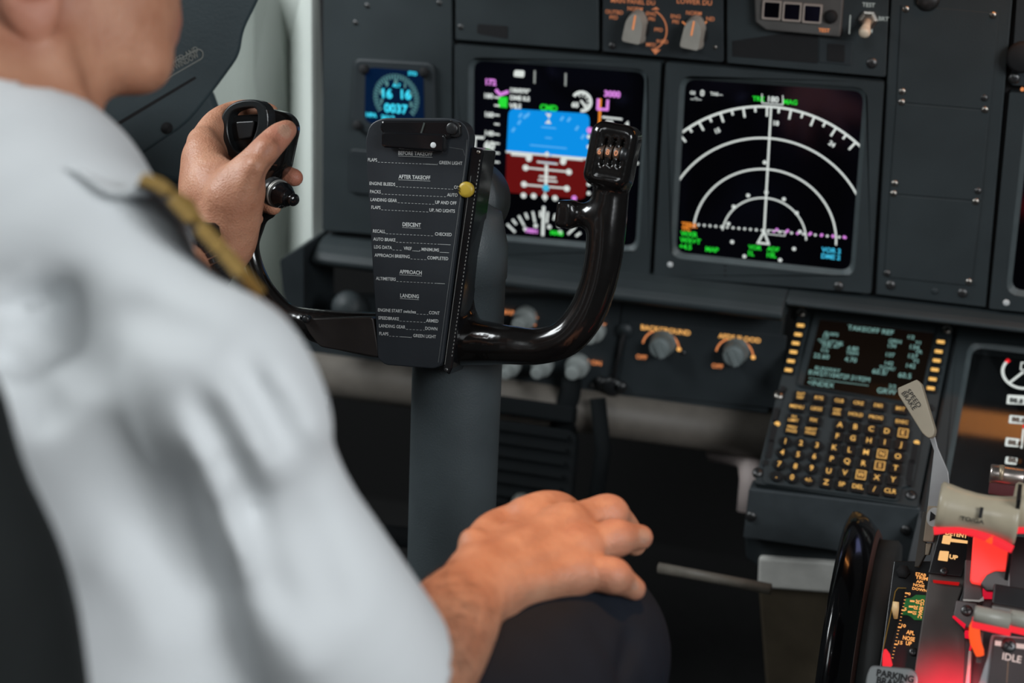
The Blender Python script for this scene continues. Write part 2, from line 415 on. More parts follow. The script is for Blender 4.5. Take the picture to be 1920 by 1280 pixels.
# left window sill moulding (dark, sweeping down to the left)
def cyl_sweep(pts, m, seg=20): pass
fsl = Frame(PD(330, 120, 1.34), nrm(RT*.9+FW*.35+UP*.15), nrm(UP*.85-FW*.35))
b = MB(); b.prism(fsl, rpoly(pxs(fsl, [(-60, -120), (540, -120), (487, 0), (457, 60), (452, 104), (398, 178), (350, 236), (300, 268), (225, 322), (60, 400), (-60, 400)]), [0, .01, .02, .02, .02, .03, .03, .03, .02, 0, 0]), -.09, 0, WALLB)
tr1 = b.build('trim_1', loc=fsl.O, bevel=.013, seg=5); tr1['kind'] = 'structure'
f2 = fsl.up(-.030)
b = MB(); b.prism(f2, rpoly(pxs(f2, [(300, 130), (398, 160), (414, 200), (428, 250), (420, 330), (372, 345), (338, 352), (236, 322), (200, 250)]), .02), -.07, 0, WALLB); tr2 = b.build('trim_2', loc=f2.O, bevel=.010, seg=5); tr2['kind'] = 'structure'
f3 = fsl.up(.0005)
b = MB(); b.prism(f3, rpoly(pxs(f3, [(366, 143), (368, 147), (214, 240), (206, 240), (212, 234)]), .002), -.002, .0006, DARK); b.lathe(f3.at(*f3.uv(313, 240)), f3.N, [(.005, -.001), (.005, .0008)], DARK, 16); o = b.build('slot', tr1); 
b = MB(); PLQ = mat('placard_line', (.20, .21, .19), .5); Pq = rpoly(pxs(f3, [(296, 132), (372, 91), (380, 96), (380, 108), (300, 154), (290, 150)]), .003); b.stroke(f3, Pq, .0010, PLQ, .0008, True)
an = math.degrees(math.atan2(*(np.array(f3.uv(372, 108))-np.array(f3.uv(300, 148)))[::-1]))
b.text(f3, f3.uv(302, 134), .0050, 'STOWED AND', PLQ, 'L', an, .0008, width=.036); b.text(f3, f3.uv(303, 145), .0050, 'OPEN WINDOW', PLQ, 'L', an, .0008, width=.036); b.build('placard', tr1)

# ================================================================ main instrument panel
ip = thing('instrument_panel', 'dark grey front instrument panel carrying the displays, with a black backing between its plates', 'instrument panel', (0, .02, -.1))
b = MB(); b.prism(FP, [(-.345, -.215), (1.0, -.215), (1.0, .2), (-.345, .2)], -.03, -.009, DARK); b.build('backing_plate', ip)
G = .0012
def plate(fr, pts, n0, n1, m, parent, name='plate', r=.002, bev=.0012, shrink=.0010, **k):
    uv = rpoly(inset_any(pxs(fr, pts), shrink), r, 3); b = MB(); b.prism(fr, uv, n0, n1, m); return b.build(name, parent, bevel=bev, **k)
def inset_any(P, d):
    a = sum(P[i][0]*P[(i+1) % len(P)][1]-P[(i+1) % len(P)][0]*P[i][1] for i in range(len(P)))
    return inset(P if a > 0 else P[::-1], d)
# left field, with the stepped left edge of the panel
plate(FP, [(606, -60), (849, -60), (850, 75), (850, 452), (604, 432)], -.006, .002, PANEL, ip)
for x, y in ((668, 42), (825, 5), (690, 10)): screw(FP, FP.uv(x, y), .0028, ip, True, .0022)
# blank square cover low on the left field
plate(FP, [(658, 275), (700, 279), (700, 365), (656, 360)], .002, .005, PANEL2, ip, r=.004)
# top row plates
tp = plate(FP, [(853, -60), (1124, -60), (1126, 97), (853, 76)], -.006, .002, PANEL, ip)
b = MB(); b.prism(FP, rpoly(pxs(FP, [(897, 44), (954, 48), (953, 72), (896, 62)]), .002), .001, .0024, DARK); b.build('slot', ip)
screw(FP, FP.uv(865, 50), .003, ip, True, .002)

# ledge below the displays, and the long rounded kick bar
def extrude_x(b, prof, x0, x1, m, smooth=False):
    n = len(prof); V = [(x0, y, z) for y, z in prof]+[(x1, y, z) for y, z in prof]
    b.add(V, [tuple(range(n)), tuple(range(2*n-1, n-1, -1))]+[(i, n+i, n+(i+1) % n, (i+1) % n) for i in range(n)], m, smooth)
b = MB(); extrude_x(b, [(.03, -.205), (-.003, -.206), (-.016, -.209), (-.028, -.214), (-.034, -.219), (-.034, -.224), (-.026, -.229), (.0, -.232), (.03, -.232)], -.345, .130, PANEL); extrude_x(b, [(.03, -.205), (-.003, -.206), (-.014, -.208), (-.020, -.211), (-.020, -.215), (-.014, -.217), (.0, -.218), (.03, -.218)], .130, 1.0, PANEL)
led = b.build('ledge', ip, bevel=.003)
b = MB(); b.prism(FP, rpoly(pxs(FP, [(560, 462), (604, 436), (604, 600), (585, 575), (566, 520)]), .004), -.03, .045, PANEL2); b.build('ledge_end', ip, bevel=.003)
b = MB(); b.lathe(PY(652, 575, -.045), (0, -.8, .5), [(.0001, -.02), (.017, -.02), (.016, .004), (.012, .009), (.0001, .011)], PANEL, 24); b.build('round_cap', ip)
b = MB(); prof = [(.016+.026*math.cos(a), -.366+.024*math.sin(a)) for a in np.linspace(math.radians(60), math.radians(290), 18)]+[(.08, -.39), (.08, -.34)]
extrude_x(b, prof, -.42, .128, mat('kick_bar_brown', (.13, .115, .098), .55, var=.1, bump=.2), True)
kb = b.build('kick_bar', ip)

b2 = MB(); b2.prism(Frame((.3, -.10, .215), X3, Y3), [(-.70, -.13), (.75, -.13), (.75, .16), (-.70, .16)], 0, .03, mat('glareshield_vinyl', (.012, .013, .014), .8, bump=.3)); o = b2.build('trim_3', bevel=.010, seg=3); o['kind'] = 'structure'
# small round sensors and fasteners
def dot(fr, px, r, m, parent, n=.0004, name='light_sensor', hgt=.0012):
    u, v = fr.uv(*px); b = MB(); b.lathe(fr.at(u, v, n), fr.N, [(r, -.001), (r, hgt*.6), (r*.7, hgt), (r*.3, hgt*1.15)], m, 20); return b.build(name, parent)

# ---------------------------------------------------------------- display units
def display(label, outer, scr, rs=.010, n1=.0035, group='large square flight displays in the front panel', rec=-.002, depth=.12, fr=FP, lip=14, gl=None, cat='display', mt=PANEL, loc=None):
    o = fr.uv(*outer[0]); q = np.mean([fr.at(*fr.uv(*p)) for p in outer], 0)
    t = thing('display_unit', label, cat, q if loc is None else loc, group)
    O = rpoly(inset_any(pxs(fr, outer), .0012), .002, 5)
    I = inset_any(pxs(fr, scr), 0); I2 = rpoly(I, rs, 5)
    I1 = rpoly(inset_any(pxs(fr, scr), -.0045), rs+.003, 5)
    def al(Pi, Po): # start both outlines at the matching corner
        k = min(range(len(Pi)), key=lambda i: (Pi[i][0]-Po[0][0])**2+(Pi[i][1]-Po[0][1])**2); return Pi[k:]+Pi[:k]
    I1 = al(I1, O); I2 = al(I2, O)
    b = MB(); b.ring(fr, O, I1, -.0085, n1, mt); b.build('bezel', t, bevel=.0015)
    b = MB(); b.ring(fr, inset(I1, -.0008), I2, -.0085, n1-.0004, mat('bezel_slope', (.075, .095, .10), .5, var=.1, bump=.2), n1i=rec+.0004); b.build('bezel_slope', t)
    b = MB(); b.prism(fr, inset(I2, -.002), rec-.006, rec, gl or GLASS); b.build('screen', t)
    return t
pfd = display('left large flight display with blue sky and dark red ground', [(852, 80), (1243, 113), (1221, 515), (852, 480)], [(888, 114), (1209, 137), (1191, 463), (885, 436)])
nd = display('large map display with white range arcs on black, right of the blue and red one', [(1248, 113), (1661, 150), (1636, 550), (1225, 516)], [(1284.7, 149), (1619, 172), (1594, 508.5), (1266.7, 474)])
screw(FP, FP.uv(1573, 535), .0048, nd, True, .0036); dot(FP, (1258, 494), .0028, WHITE, nd, .003)
for p in ((1361, 496), (1361, 505), (1361, 514)): dot(FP, p, .0012, DARK, nd, .0033, 'vent_hole', .0003)

CW = glow('symbol_white', (.80, .86, .82), .85); CG = glow('symbol_green', (.02, .80, .04), .9); CM = glow('symbol_magenta', (.75, .25, .80), .95)
CO = glow('symbol_amber', (1, .30, .03), .9); CC = glow('symbol_cyan', (.05, .50, .75), 1.0); CSKY = glow('symbol_sky', (.0, .27, .78), 1.0)
CGND = glow('symbol_ground', (.115, .002, .002), 1.0); CLB = glow('symbol_light_blue', (.10, .45, .90), 1.0); CGR = glow('symbol_grey', (.35, .38, .36), .8); CBK = mat('symbol_black', (.003, .003, .004), .3); CR = glow('symbol_red', (1, .02, .03), 1)
S = FP.up(-.002)      # screen face
# navigation display
b = MB(); q = lambda x, y: S.uv(x, y)
c0 = np.array(q(1432, 447)); 
def R_(x, y): return float(np.hypot(*(np.array(q(x, y))-c0)))
wS = .0016
rt = R_(1446, 200); r3 = R_(1443, 259); r2 = R_(1440, 317); r1 = R_(1437, 371)
b.arc(S, c0, r1, 4, 174, wS*.9, CW); b.arc(S, c0, r2, 1, 177, wS*1.05, CW); b.arc(S, c0, r3, 16, 151, wS*1.1, CW, seg=60); b.arc(S, c0, rt, 38.5, 131, wS*1.3, CW, seg=60)
for i, a in enumerate(np.arange(37.5+5, 133, 5)):
    a = float(a); L = .0085 if i % 2 == 0 else .0045; A_ = math.radians(a)
    b.stroke(S, [c0+np.array((math.cos(A_), math.sin(A_)))*(rt-w) for w in (0, L)], wS*1.2, CW, .0005)
for a, s_ in ((116.5, '15'), (60, '24'), (88, '18')): A_ = math.radians(a); b.text(S, c0+np.array((math.cos(A_), math.sin(A_)))*(rt-.0165), .0042, s_, CW, 'C', a-90, .0006, bold=.04)
b.stroke(S, [c0+(0, .008), np.array(q(1446, 200))], wS*1.1, CW, .0006)
for a in (97, 63, 37, 153, 127, 4): pass
for p in ((1376, 387), (1403, 366), (1470, 373), (1494, 399), (1366, 419), (1500, 434), (1373, 453), (1489, 466), (1396, 480), (1463, 487), (1434, 304), (1437, 360)):
    b.disc(S, q(*p), .0018, CW, .0007, 12)
b.flat(S, [c0+(-.0065, -.0055), c0+(.0065, -.0055), c0+(0, .0095)], CW, .0008); b.flat(S, [c0+(-.0035, -.0035), c0+(.0035, -.0035), c0+(0, .0045)], CBK, .0009)
x0, x1 = q(1310, 421), q(1585, 445)
for i in range(26):
    t_ = i/25; p = np.array(x0)*(1-t_)+np.array(x1)*t_
    b.disc(S, p, .0013, CW if i % 2 == 0 or i < 13 else CM, .0006, 8)
for x, y in ((1457, 430), (1477, 432), (1520, 437), (1541, 440), (1562, 442), (1583, 444)): b.disc(S, q(x, y), .0015, CM, .0008, 8)
b.stroke(S, rect(np.array(q(1456, 436)), .016, .004), .0008, CW, .0008, True)
T = lambda st, px, h, m, al='L', bold=.03, **k: b.text(S, q(*px), h, st, m, al, 0, .0007, bold=bold, **k)
T('GS', (1294, 176), .0030, CW); T('0', (1313, 179), .0055, CW); T('TAS---', (1332, 178), .0030, CW); T('---°/---', (1295, 187), .0028, CW)
T('TRK', (1411, 188), .0042, CG); T('MAG', (1469, 194), .0042, CG); T('180', (1450, 191), .0052, CW, 'C')
b.stroke(S, [q(1429, 176), q(1429, 193), q(1468, 196), q(1468, 179)], .0009, CW, .0007)
T('TERR', (1278, 424), .0045, CO); T('TFC', (1278, 431), .0035, CO); T('WXR', (1276, 441), .0048, CG); T('WX+T', (1275, 453), .0048, CG); T('+4.5', (1274, 465), .0048, CG); T('MAP', (1323, 470), .0046, CG)
T('VOR', (1403, 466), .0042, CG); T('1L', (1403, 478), .0048, CG); T('ADF', (1438, 469), .0042, CG); T('10L', (1438, 481), .0048, CG); T('VOR 2', (1540, 471), .0045, CC); T('DME 2', (1540, 483), .0045, CC)
b.build('symbology', nd)
# primary flight display
b = MB()
sky = rpoly(pxs(S, [(954, 203), (1106, 213), (1103, 296.5), (950, 283)]), [.007, .007, 0, 0], 5); gnd = rpoly(pxs(S, [(950, 283), (1103, 296.5), (1098, 374), (948, 360)]), [0, 0, .007, .007], 5)
b.flat(S, sky, CSKY, .0003); b.flat(S, gnd, CGND, .0003)
b.stroke(S, pxs(S, [(950, 284), (1102, 297.5)]), .0020, CW, .0005)
ctr = np.array(q(1028, 289))
T('CMD', (1029, 207), .0056, CG, 'C', .04)
b.flat(S, [q(1023, 212), q(1034, 213), q(1030, 222)], CW, .0006); b.flat(S, [q(1022, 231), q(1034, 232), q(1029, 223)], CW, .0006)
pu = (np.array(q(1030, 240))-np.array(q(1027, 340)))/8
for i, w in ((-3.1, .014), (-2.4, .006), (-1.8, .036), (-1.2, .006), (-.7, .014)): c = np.array(q(1029, 239))+np.array((0, -.0075))*(i+3.1)*1.9; b.stroke(S, [c-(w/2, 0), c+(w/2, 0)], .0011, CLB, .0006)
for x, y in ((976, 216), (985, 218), (1054, 222), (1067, 224), (990, 215), (974, 229), (963, 243), (1082, 240), (1093, 256)): b.stroke(S, [np.array(q(x, y))-(.001, .0015), np.array(q(x, y))+(.001, .0015)], .0022, CLB, .0006)
for (x0_, y0_), (x1_, y1_) in (((986, 314), (1068, 322)), ((986, 346), (1066, 353)), ((1008, 303), (1045, 307)), ((1012, 330), (1042, 333)), ((1010, 337), (1044, 340))):
    b.stroke(S, [q(x0_, y0_), q(x1_, y1_)], .0016, CW, .0006)
for x, y in ((986, 314), (1067, 322), (983, 345), (1063, 353), (993, 293), (1057, 299), (992, 297), (1056, 303)): b.disc(S, q(x, y), .0030, CW, .0007, 12)
b.stroke(S, [q(960, 289), q(995, 292), q(995, 299)], .0022, CW, .0007); b.stroke(S, [q(1092, 299), q(1058, 296), q(1058, 303)], .0022, CW, .0007)
b.stroke(S, [q(1025, 310), q(1024, 346)], .0030, CW, .0007); b.disc(S, q(1024, 352), .0035, CC, .0008, 10); b.disc(S, q(1026, 289), .0030, CW, .0008, 4)
for x, y in ((982, 366), (1001, 367), (1022, 369), (1041, 371)): b.disc(S, q(x, y), .0028, CW, .0006, 12)
b.disc(S, q(1077, 371), .0026, CM, .0006)
b.stroke(S, [q(1022, 360), q(1022, 376)], .0012, CW, .0008)
# heading arc
hc = np.array(q(1018, 486)); hr = float(np.hypot(*(np.array(q(1020, 397))-hc)))
for i, a in enumerate(range(40, 142, 9)):
    A_ = math.radians(a); d_ = np.array((math.cos(A_), math.sin(A_))); b.stroke(S, [hc+d_*hr, hc+d_*(hr-(.010 if i % 2 else .005))], .0022, CW, .0006)
for a in (60, 80, 103, 122): A_ = math.radians(a); d_ = np.array((math.cos(A_), math.sin(A_))); b.disc(S, hc+d_*(hr-.014), .0022, CW, .0006, 10)
b.stroke(S, [q(1020, 388), q(1018, 440)], .0030, CW, .0008); T('180H', (997, 436), .0042, CM, 'C', .05); T('MAG', (1044, 440), .0042, CG, 'C', .05)
# speed tape
T('172', (911, 158), .0056, CM, 'L', .05); T('180', (909, 183), .0046, CW, 'L', .04); T('160', (910, 218), .0046, CW, 'L', .05); T('140', (910, 253), .0046, CW, 'L', .05); T('100', (908, 292), .0046, CW, 'L', .05)
b.stroke(S, [q(931, 169), q(938, 177), q(952, 172)], .0032, CM, .0006); b.flat(S, pxs(S, [(936, 181), (952, 182), (951, 202), (935, 200)]), CG, .0006)
for y in (183, 198, 216, 233, 252, 269, 287, 304): b.stroke(S, [q(928, y-1), q(936, y)], .0016, CW, .0007)
b.stroke(S, [q(907, 258), q(891, 257), q(890, 281)], .0024, CW, .0006); T('60', (908, 278), .0075, CW, 'L', .06); T('8', (918, 293), .0060, CW, 'L', .06)
T('V1', (955, 202), .0046, CW, 'L', .05); T('130/070°', (957, 172), .0040, CW, 'L', .05); T('DME 8.5', (957, 186), .0040, CW, 'L', .05); T('ILS', (964, 202), .0044, CW, 'L', .05)
b.flat(S, rpoly(pxs(S, [(965, 131), (984, 132), (983, 145), (963, 143)]), .002), CW, .0006)
for x, y in ((1003, 133), (1061, 138)): b.stroke(S, [q(x, y), q(x-.5, y+22)], .0018, CGR, .0006)
# radio altitude dial
rc = np.array(q(1091, 190)); b.arc(S, rc, .0088, -95, 150, .0030, CW, .0006, 30); b.stroke(S, [rc+(-.0005, .0005), rc+(.0062, -.0072)], .0022, CW, .0007); T('60', (1072, 200), .0048, CW, 'L', .05)
for a in range(-60, 150, 35): A_ = math.radians(a); b.stroke(S, [rc+np.array((math.cos(A_), math.sin(A_)))*.0075, rc+np.array((math.cos(A_), math.sin(A_)))*.0050], .0012, CW, .0007)
# altitude tape
T('3000', (1133, 180), .0056, CM, 'L', .05); b.stroke(S, [q(1122, 186), q(1121, 204), q(1139, 205), q(1140, 188)], .0026, CM, .0007); b.stroke(S, [q(1126, 186), q(1121, 300)], .0022, CO, .0006)
b.stroke(S, [q(1130, 219), q(1166, 223)], .0018, CW, .0006); T('00', (1136, 234), .0050, CW, 'L', .05); T('4', (1172, 236), .0048, CW, 'L', .05); b.disc(S, q(1106, 244), .0030, CM, .0006)
for y in (256, 275, 345, 362): b.disc(S, q(1104, y), .0020, CW, .0006, 8)
b.stroke(S, [q(1193, 305), q(1196, 306)], .0025, CW, .0006)
b.build('symbology', pfd)
# right display (engine display), only its left edge in view
ed = display('display at the right edge of view with a blue reflection low on its glass', [(1891, 168), (2290, 205), (2262, 618), (1852, 578)], [(1934, 206), (2250, 230), (2222, 572), (1896, 543)])
dot(FP, (1887, 565), .0030, WHITE, ed, .003)
# ---------------------------------------------------------------- blank cover panel between the displays
bl = thing('blanking_panel', 'tall plain grey cover panel held by paired screws, right of the map display', 'panel', FP.at(*FP.uv(1760, 300)))
b = MB(); b.prism(FP, inset_any(pxs(FP, [(1672, -60), (1906, -60), (1850, 578), (1640, 553)]), .001), -.006, .001, PANEL); b.build('frame', bl, bevel=.001)
for pts in ([(1690, 8), (1873, 24), (1856, 205), (1681, 190)], [(1681, 191), (1856, 206), (1840, 376), (1668, 362)], [(1668, 363), (1840, 377), (1821, 535), (1658, 518)]):
    plate(FP, pts, .001, .0022, PANEL, bl, 'cover_plate', r=.001, bev=.0006, shrink=.0002)
for x, y in ((1699, 17), (1862, 28), (1692, 171), (1691, 191), (1846, 183), (1847, 205), (1678, 343), (1676, 362), (1834, 357), (1830, 377), (1664, 511), (1817, 527)):
    screw(FP, FP.uv(x, y), .0032, bl, (x, y) in ((1846, 183), (1834, 357), (1664, 511)), .0024)
for x, y in ((1670, 534), (1805, 549)): screw(FP, FP.uv(x, y), .0048, bl, True, .0012)
dot(FP, (1753, 545), .003, PANEL, bl, .001, 'plug', .0008)
dot(FP, (1740, -2), .010, METALD, bl, .001, 'latch_ring', .004)
# right strip above the right display
rp = thing('lit_switch_panel', 'narrow dark panel with small orange lettering at the upper right edge of view', 'panel', FP.at(*FP.uv(1930, 80)))
plate(FP, [(1908, -60), (2300, -20), (2290, 195), (1893, 160)], -.006, .003, PANEL2, rp)
b = MB(); b.text(FP, FP.uv(1905, 122), .0046, 'RETRACT', ORANGE, 'L', 0, .0034, bold=.03); b.text(FP, FP.uv(1917, 88), .0046, 'LIGHT', ORANGE, 'L', 0, .0034, bold=.03); b.build('lettering', rp)
b = MB(); b.lathe(FP.at(*FP.uv(1917, 104), .003), FP.N, [(.013, 0), (.013, .008), (.010, .010)], DARK, 24); b.build('knob', rp)
screw(FP, FP.uv(1902, 146), .0052, rp, True, .0032); dot(FP, (1917, 166), .0016, ORANGE, rp, .003, 'lamp')

# ---------------------------------------------------------------- top row: selector knobs, warning light box, toggle
def lathe_knob(b, fr, uv, r, h, m, n=0, skirt=1.15): b.lathe(fr.at(*uv, n), fr.N, [(r*skirt, 0), (r*skirt, h*.18), (r, h*.22), (r*.96, h*.85), (r*.85, h), (.0001, h)], m, 28)
dsp = thing('display_selector_panel', 'dark panel with two pale pointer knobs and orange lettering above the map display', 'switch panel', FP.at(*FP.uv(1240, 50)))
plate(FP, [(1130, -60), (1358, -60), (1359, 118), (1129, 97)], -.006, .0025, PANEL2, dsp)
KIV = mat('knob_ivory', (.36, .34, .30), .45, var=.08)
for x, y in ((1191, 55), (1300, 66)):
    uv = FP.uv(x, y, .01); b = MB(); b.lathe(FP.at(*uv, .0025), FP.N, [(.0115, 0), (.0115, .005), (.0100, .006)], DARK, 28)
    f = FP.rot(-8); k = b.build('selector_knob', dsp)
    b = MB(); P = rpoly([(-.0105, -.0125), (.0105, -.0125), (.0095, .010), (.003, .0175), (-.003, .0175), (-.0095, .010)], .005, 4)
    fr2 = Frame(FP.at(*uv), f.U, f.V); b.prism(fr2, P, .006, .020, KIV, taper=.0018); b.build('pointer', k, bevel=.0015, seg=3)
    b = MB(); b.flat(fr2, rect((0, .008), .0014, .013), ORANGE, .0204); b.build('pointer_line', k)
b = MB(); T2 = lambda st, px, h, al='C', m=COPPER, bold=.012: b.text(FP, FP.uv(*px), h*.8, st, m, al, 0, .003, bold=bold)
T2('MAIN PANEL DU', (1188, 6), .0050); T2('LOWER DU', (1303, 7), .0056); T2('NORM', (1192, 19), .0044); T2('NORM', (1302, 27), .0044); T2('OUTBD', (1153, 25), .0044); T2('PFD', (1152, 35), .0042)
T2('ENG', (1222, 28), .0042); T2('PRI', (1223, 38), .0042); T2('PFD', (1236, 58), .0042); T2('INBD', (1243, 80), .0042); T2('MFD', (1222, 86), .0042); T2('ENG', (1268, 33), .0042); T2('PRI', (1268, 43), .0042); T2('ND', (1333, 38), .0046)
cc = FP.uv(1213, 55); b.arc(FP, cc, .019, -65, 65, .0012, COPPER, .003); b.flat(FP, pxs(FP, [(1222, 90), (1240, 92), (1230, 101)]), COPPER, .0032); b.flat(FP, pxs(FP, [(1222, 17), (1238, 17), (1232, 12)]), COPPER, .0032); b.stroke(FP, pxs(FP, [(1281, 40), (1289, 47)]), .0012, ORANGE, .003); b.stroke(FP, pxs(FP, [(1326, 40), (1316, 48)]), .0012, ORANGE, .003); b.build('lettering', dsp)
screw(FP, FP.uv(1149, 85), .0034, dsp, True, .003); screw(FP, FP.uv(1342, 88), .0018, dsp, False, .003)

wp_ = thing('warning_light_panel', 'dark panel with three framed blank light windows and a small toggle switch', 'switch panel', FP.at(*FP.uv(1500, 60)))
plate(FP, [(1362, -60), (1671, -60), (1663, 146), (1362, 119)], -.006, .002, PANEL, wp_)
b = MB(); b.prism(FP, inset_any(pxs(FP, [(1417, -20), (1585, -20), (1578, 66), (1440, 53), (1420, 38)]), 0), .002, .010, mat('box_grey', (.10, .095, .09), .5, var=.1)); wb = b.build('light_box', wp_, bevel=.0015)
for x in (1447, 1485, 1523):
    b = MB(); c = FP.uv(x, 19+(x-1447)*.09, .012); O = rpoly(rect(c, .0165, .0165), .001, 2); I = rpoly(rect(c, .0135, .0135), .001, 2)
    b.ring(FP, O, I, .009, .0125, mat('frame_tan', (.40, .34, .30), .5)); b.prism(FP, I, .009, .0112, GLASS); b.build('light_window', wb)
dot(FP, (1561, 27), .0058, DARK, wp_, .010, 'test_button', .004); dot(FP, (1572, 57), .0045, DARK, wp_, .002, 'plug', .004)
b = MB(); b.text(FP, FP.uv(1548, 56), .0032, 'TEST', ORANGE, 'C', 0, .0106); b.text(FP, FP.uv(1629, 12), .0036, 'TEST', CGR, 'C', 0, .0026); b.text(FP, FP.uv(1627, 60), .0036, 'DIM', CGR, 'C', 0, .0026); b.text(FP, FP.uv(1657, 38), .0036, 'BRT', CGR, 'C', 0, .0026); b.stroke(FP, pxs(FP, [(1595, 28), (1593, 62)]), .001, CGR, .0024); b.build('lettering', wp_)
b = MB(); c = FP.at(*FP.uv(1629, 36), .002); b.lathe(c, FP.N, [(.0085, 0), (.0085, .004), (.0065, .0045), (.0055, .008)], METAL, 6, smooth=False); tg = b.build('toggle_base', wp_)
b = MB(); dd = nrm(FP.N+FP.V*-.35); b.tube([c+FP.N*.006, c+FP.N*.006+dd*.010, c+FP.N*.006+dd*.020], [.0030, .0036, .0052], mat('toggle_ivory', (.80, .66, .50), .4)); b.lathe(c+FP.N*.006+dd*.019, dd, [(.0052, 0), (.0046, .003), (.0025, .0045)], MATS['toggle_ivory'], 16); b.build('toggle_lever', wp_)
b = MB(); b.prism(FP, pxs(FP, [(1374, 76), (1480, 60), (1535, 66), (1534, 118), (1374, 105)]), .001, .0024, DARK); b.build('display_slot', wp_)
b = MB(); b.prism(FP, rpoly(pxs(FP, [(1537, 72), (1600, 77), (1597, 122), (1536, 116)]), .001), .001, .0028, PANEL2); b.prism(FP, rpoly(pxs(FP, [(1552, 80), (1585, 83), (1584, 116), (1551, 113)]), .001), .002, .0034, DARK); b.build('small_window', wp_, bevel=.0005)
screw(FP, FP.uv(1635, 118), .0052, wp_, True, .002)

# ---------------------------------------------------------------- round standby altimeter
sa = thing('standby_display', 'small square standby gauge glowing cyan at upper left of the panel', 'gauge', FP.at(*FP.uv(743, 170)))
O = rpoly(pxs(FP, [(668, 107), (818, 116), (822, 240), (800, 256), (688, 250), (662, 230)]), .008, 5); b = MB(); b.prism(FP, O, .001, .006, PANEL2); b.build('bezel', sa, bevel=.002)
b = MB(); I = rpoly(pxs(FP, [(690, 123), (798, 131), (800, 236), (688, 228)]), .010, 5); b.prism(FP, I, .004, .0064, mat('cyan_glass', (.002, .008, .022), .15, emit=(.0, .008, .04), es=.5)); b.build('screen', sa)
for p in ((688, 127), (800, 133), (676, 232)): dot(FP, p, .005, DARK, sa, .0055, 'corner_knob', .004)
SS = FP.up(.0064); b = MB(); CT = glow('symbol_teal', (.16, .42, .42), .75); CX = glow('symbol_bright_cyan', (.05, .72, .95), 1.15); c = np.array(SS.uv(743, 184)); r_ = .0235
for a in range(-40, 221, 8):
    A_ = math.radians(a); d_ = np.array((math.cos(A_), math.sin(A_))); b.stroke(SS, [c+d_*r_, c+d_*(r_-.0045)], .0011, CT, .0003)
for a, s_ in ((90, '0'), (54, '1'), (18, '2'), (126, '9'), (162, '8'), (-18, '3'), (198, '7')): A_ = math.radians(a); b.text(SS, c+np.array((math.cos(A_), math.sin(A_)))*(r_-.0075)-(0, .002), .0045, s_, CT, 'C', 0, .0004, bold=.05)
T3 = lambda st, px, h, m=CX, al='C': b.text(SS, SS.uv(*px), h, st, m, al, 0, .0006, bold=.03)
T3('ALT', (744, 163), .0034); T3('16', (736, 184), .0090, al='R' ); T3('16', (771, 186), .0090, al='R'); T3('0037', (743, 211), .0086); T3('STD', (774, 141), .0036); T3('HPA', (697, 219), .0042); T3('3012', (728, 226), .0052)
b.build('symbology', sa)

# ---------------------------------------------------------------- lower lighting control panel with grey knobs
FL = Frame((0, .012, 0), X3, Z3)
lp = thing('lighting_control_panel', 'low dark panel with a row of grey dimmer knobs and orange lettering under the ledge', 'switch panel', FL.at(*FL.uv(1240, 660)))
b = MB(); b.prism(FL, inset_any(pxs(FL, [(560, 560), (1166, 560), (1145, 740), (560, 680)]), 0), -.02, 0, PANEL2); b.prism(FL, inset_any(pxs(FL, [(1168, 560), (1470, 600), (1440, 775), (1148, 742)]), 0), -.02, .001, PANEL2); b.build('face_plate', lp, bevel=.001)
b = MB(); b.prism(FL, rpoly(pxs(FL, [(1178, 600), (1476, 628), (1462, 765), (1158, 735)]), .003), .000, .0022, PANEL2); b.build('cover_plate', lp, bevel=.0008)
GK = mat('knob_blue_grey', (.17, .20, .20), .5, var=.12)
for x, y in ((1240, 648), (1378, 663)):
    uv = FL.uv(x, y, .012); b = MB(); b.lathe(FL.at(*uv, .001), FL.N, [(.0128, 0), (.0128, .004), (.0108, .006), (.0104, .019), (.0088, .021), (.0001, .021)], GK, 32)
    for a in range(0, 360, 20):
        A_ = math.radians(a); b.box(FL.at(uv[0]+math.cos(A_)*.0105, uv[1]+math.sin(A_)*.0105, .0125), FL.U*math.cos(A_)+FL.V*math.sin(A_), -FL.U*math.sin(A_)+FL.V*math.cos(A_), FL.N, .0012, .0014, .012, GK)
    k = b.build('dimmer_knob', lp, bevel=.0005)
    b = MB(); b.box(FL.at(uv[0], uv[1], .0225), nrm(FL.U+FL.V*.5), nrm(FL.V-FL.U*.5), FL.N, .006, .019, .004, GK); b.build('grip_bar', k, bevel=.001)
for x, y, r in ((980, 600, .010), (1112, 625, .009), (955, 692, .008), (1014, 690, .009), (1080, 690, .010)):
    uv = FL.uv(x, y, .012); b = MB(); b.lathe(FL.at(*uv, .0005), FL.N, [(r*1.2, 0), (r*1.2, .010), (r*1.0, .012), (r*.72, .0125), (r*.72, .026), (r*.6, .028), (.0001, .028)], KNOBG, 26); b.build('dual_knob', lp, bevel=.0004)
b = MB(); T4 = lambda st, px, h, m=AMBERL, al='C', bold=.02: b.text(FL, FL.uv(*px), h*.88, st, m, al, 0, .003, bold=bold)
T4('BACKGROUND', (1249, 621), .0058); T4('AFDS FLOOD', (1387, 636), .0056); T4('OFF', (1204, 671), .0052, ORANGE); T4('OFF', (1346, 688), .0052, ORANGE); T4('MAIN PANEL', (976, 590), .0056, ORANGE); T4('BRT', (1000, 600), .0052, ORANGE); T4('BRT', (1127, 612), .0056, ORANGE); T4('PUSH ON', (1103, 680), .0056, ORANGE)
for x, y in ((1240, 650), (1378, 665)):
    c = np.array(FL.uv(x, y)); b.arc(FL, c, .0182, 5, 65, .0016, ORANGE, .0029, 20); b.arc(FL, c, .0182, 115, 172, .0016, ORANGE, .0029, 20); b.disc(FL, c+(.0183, .001), .0022, AMBERL, .003)
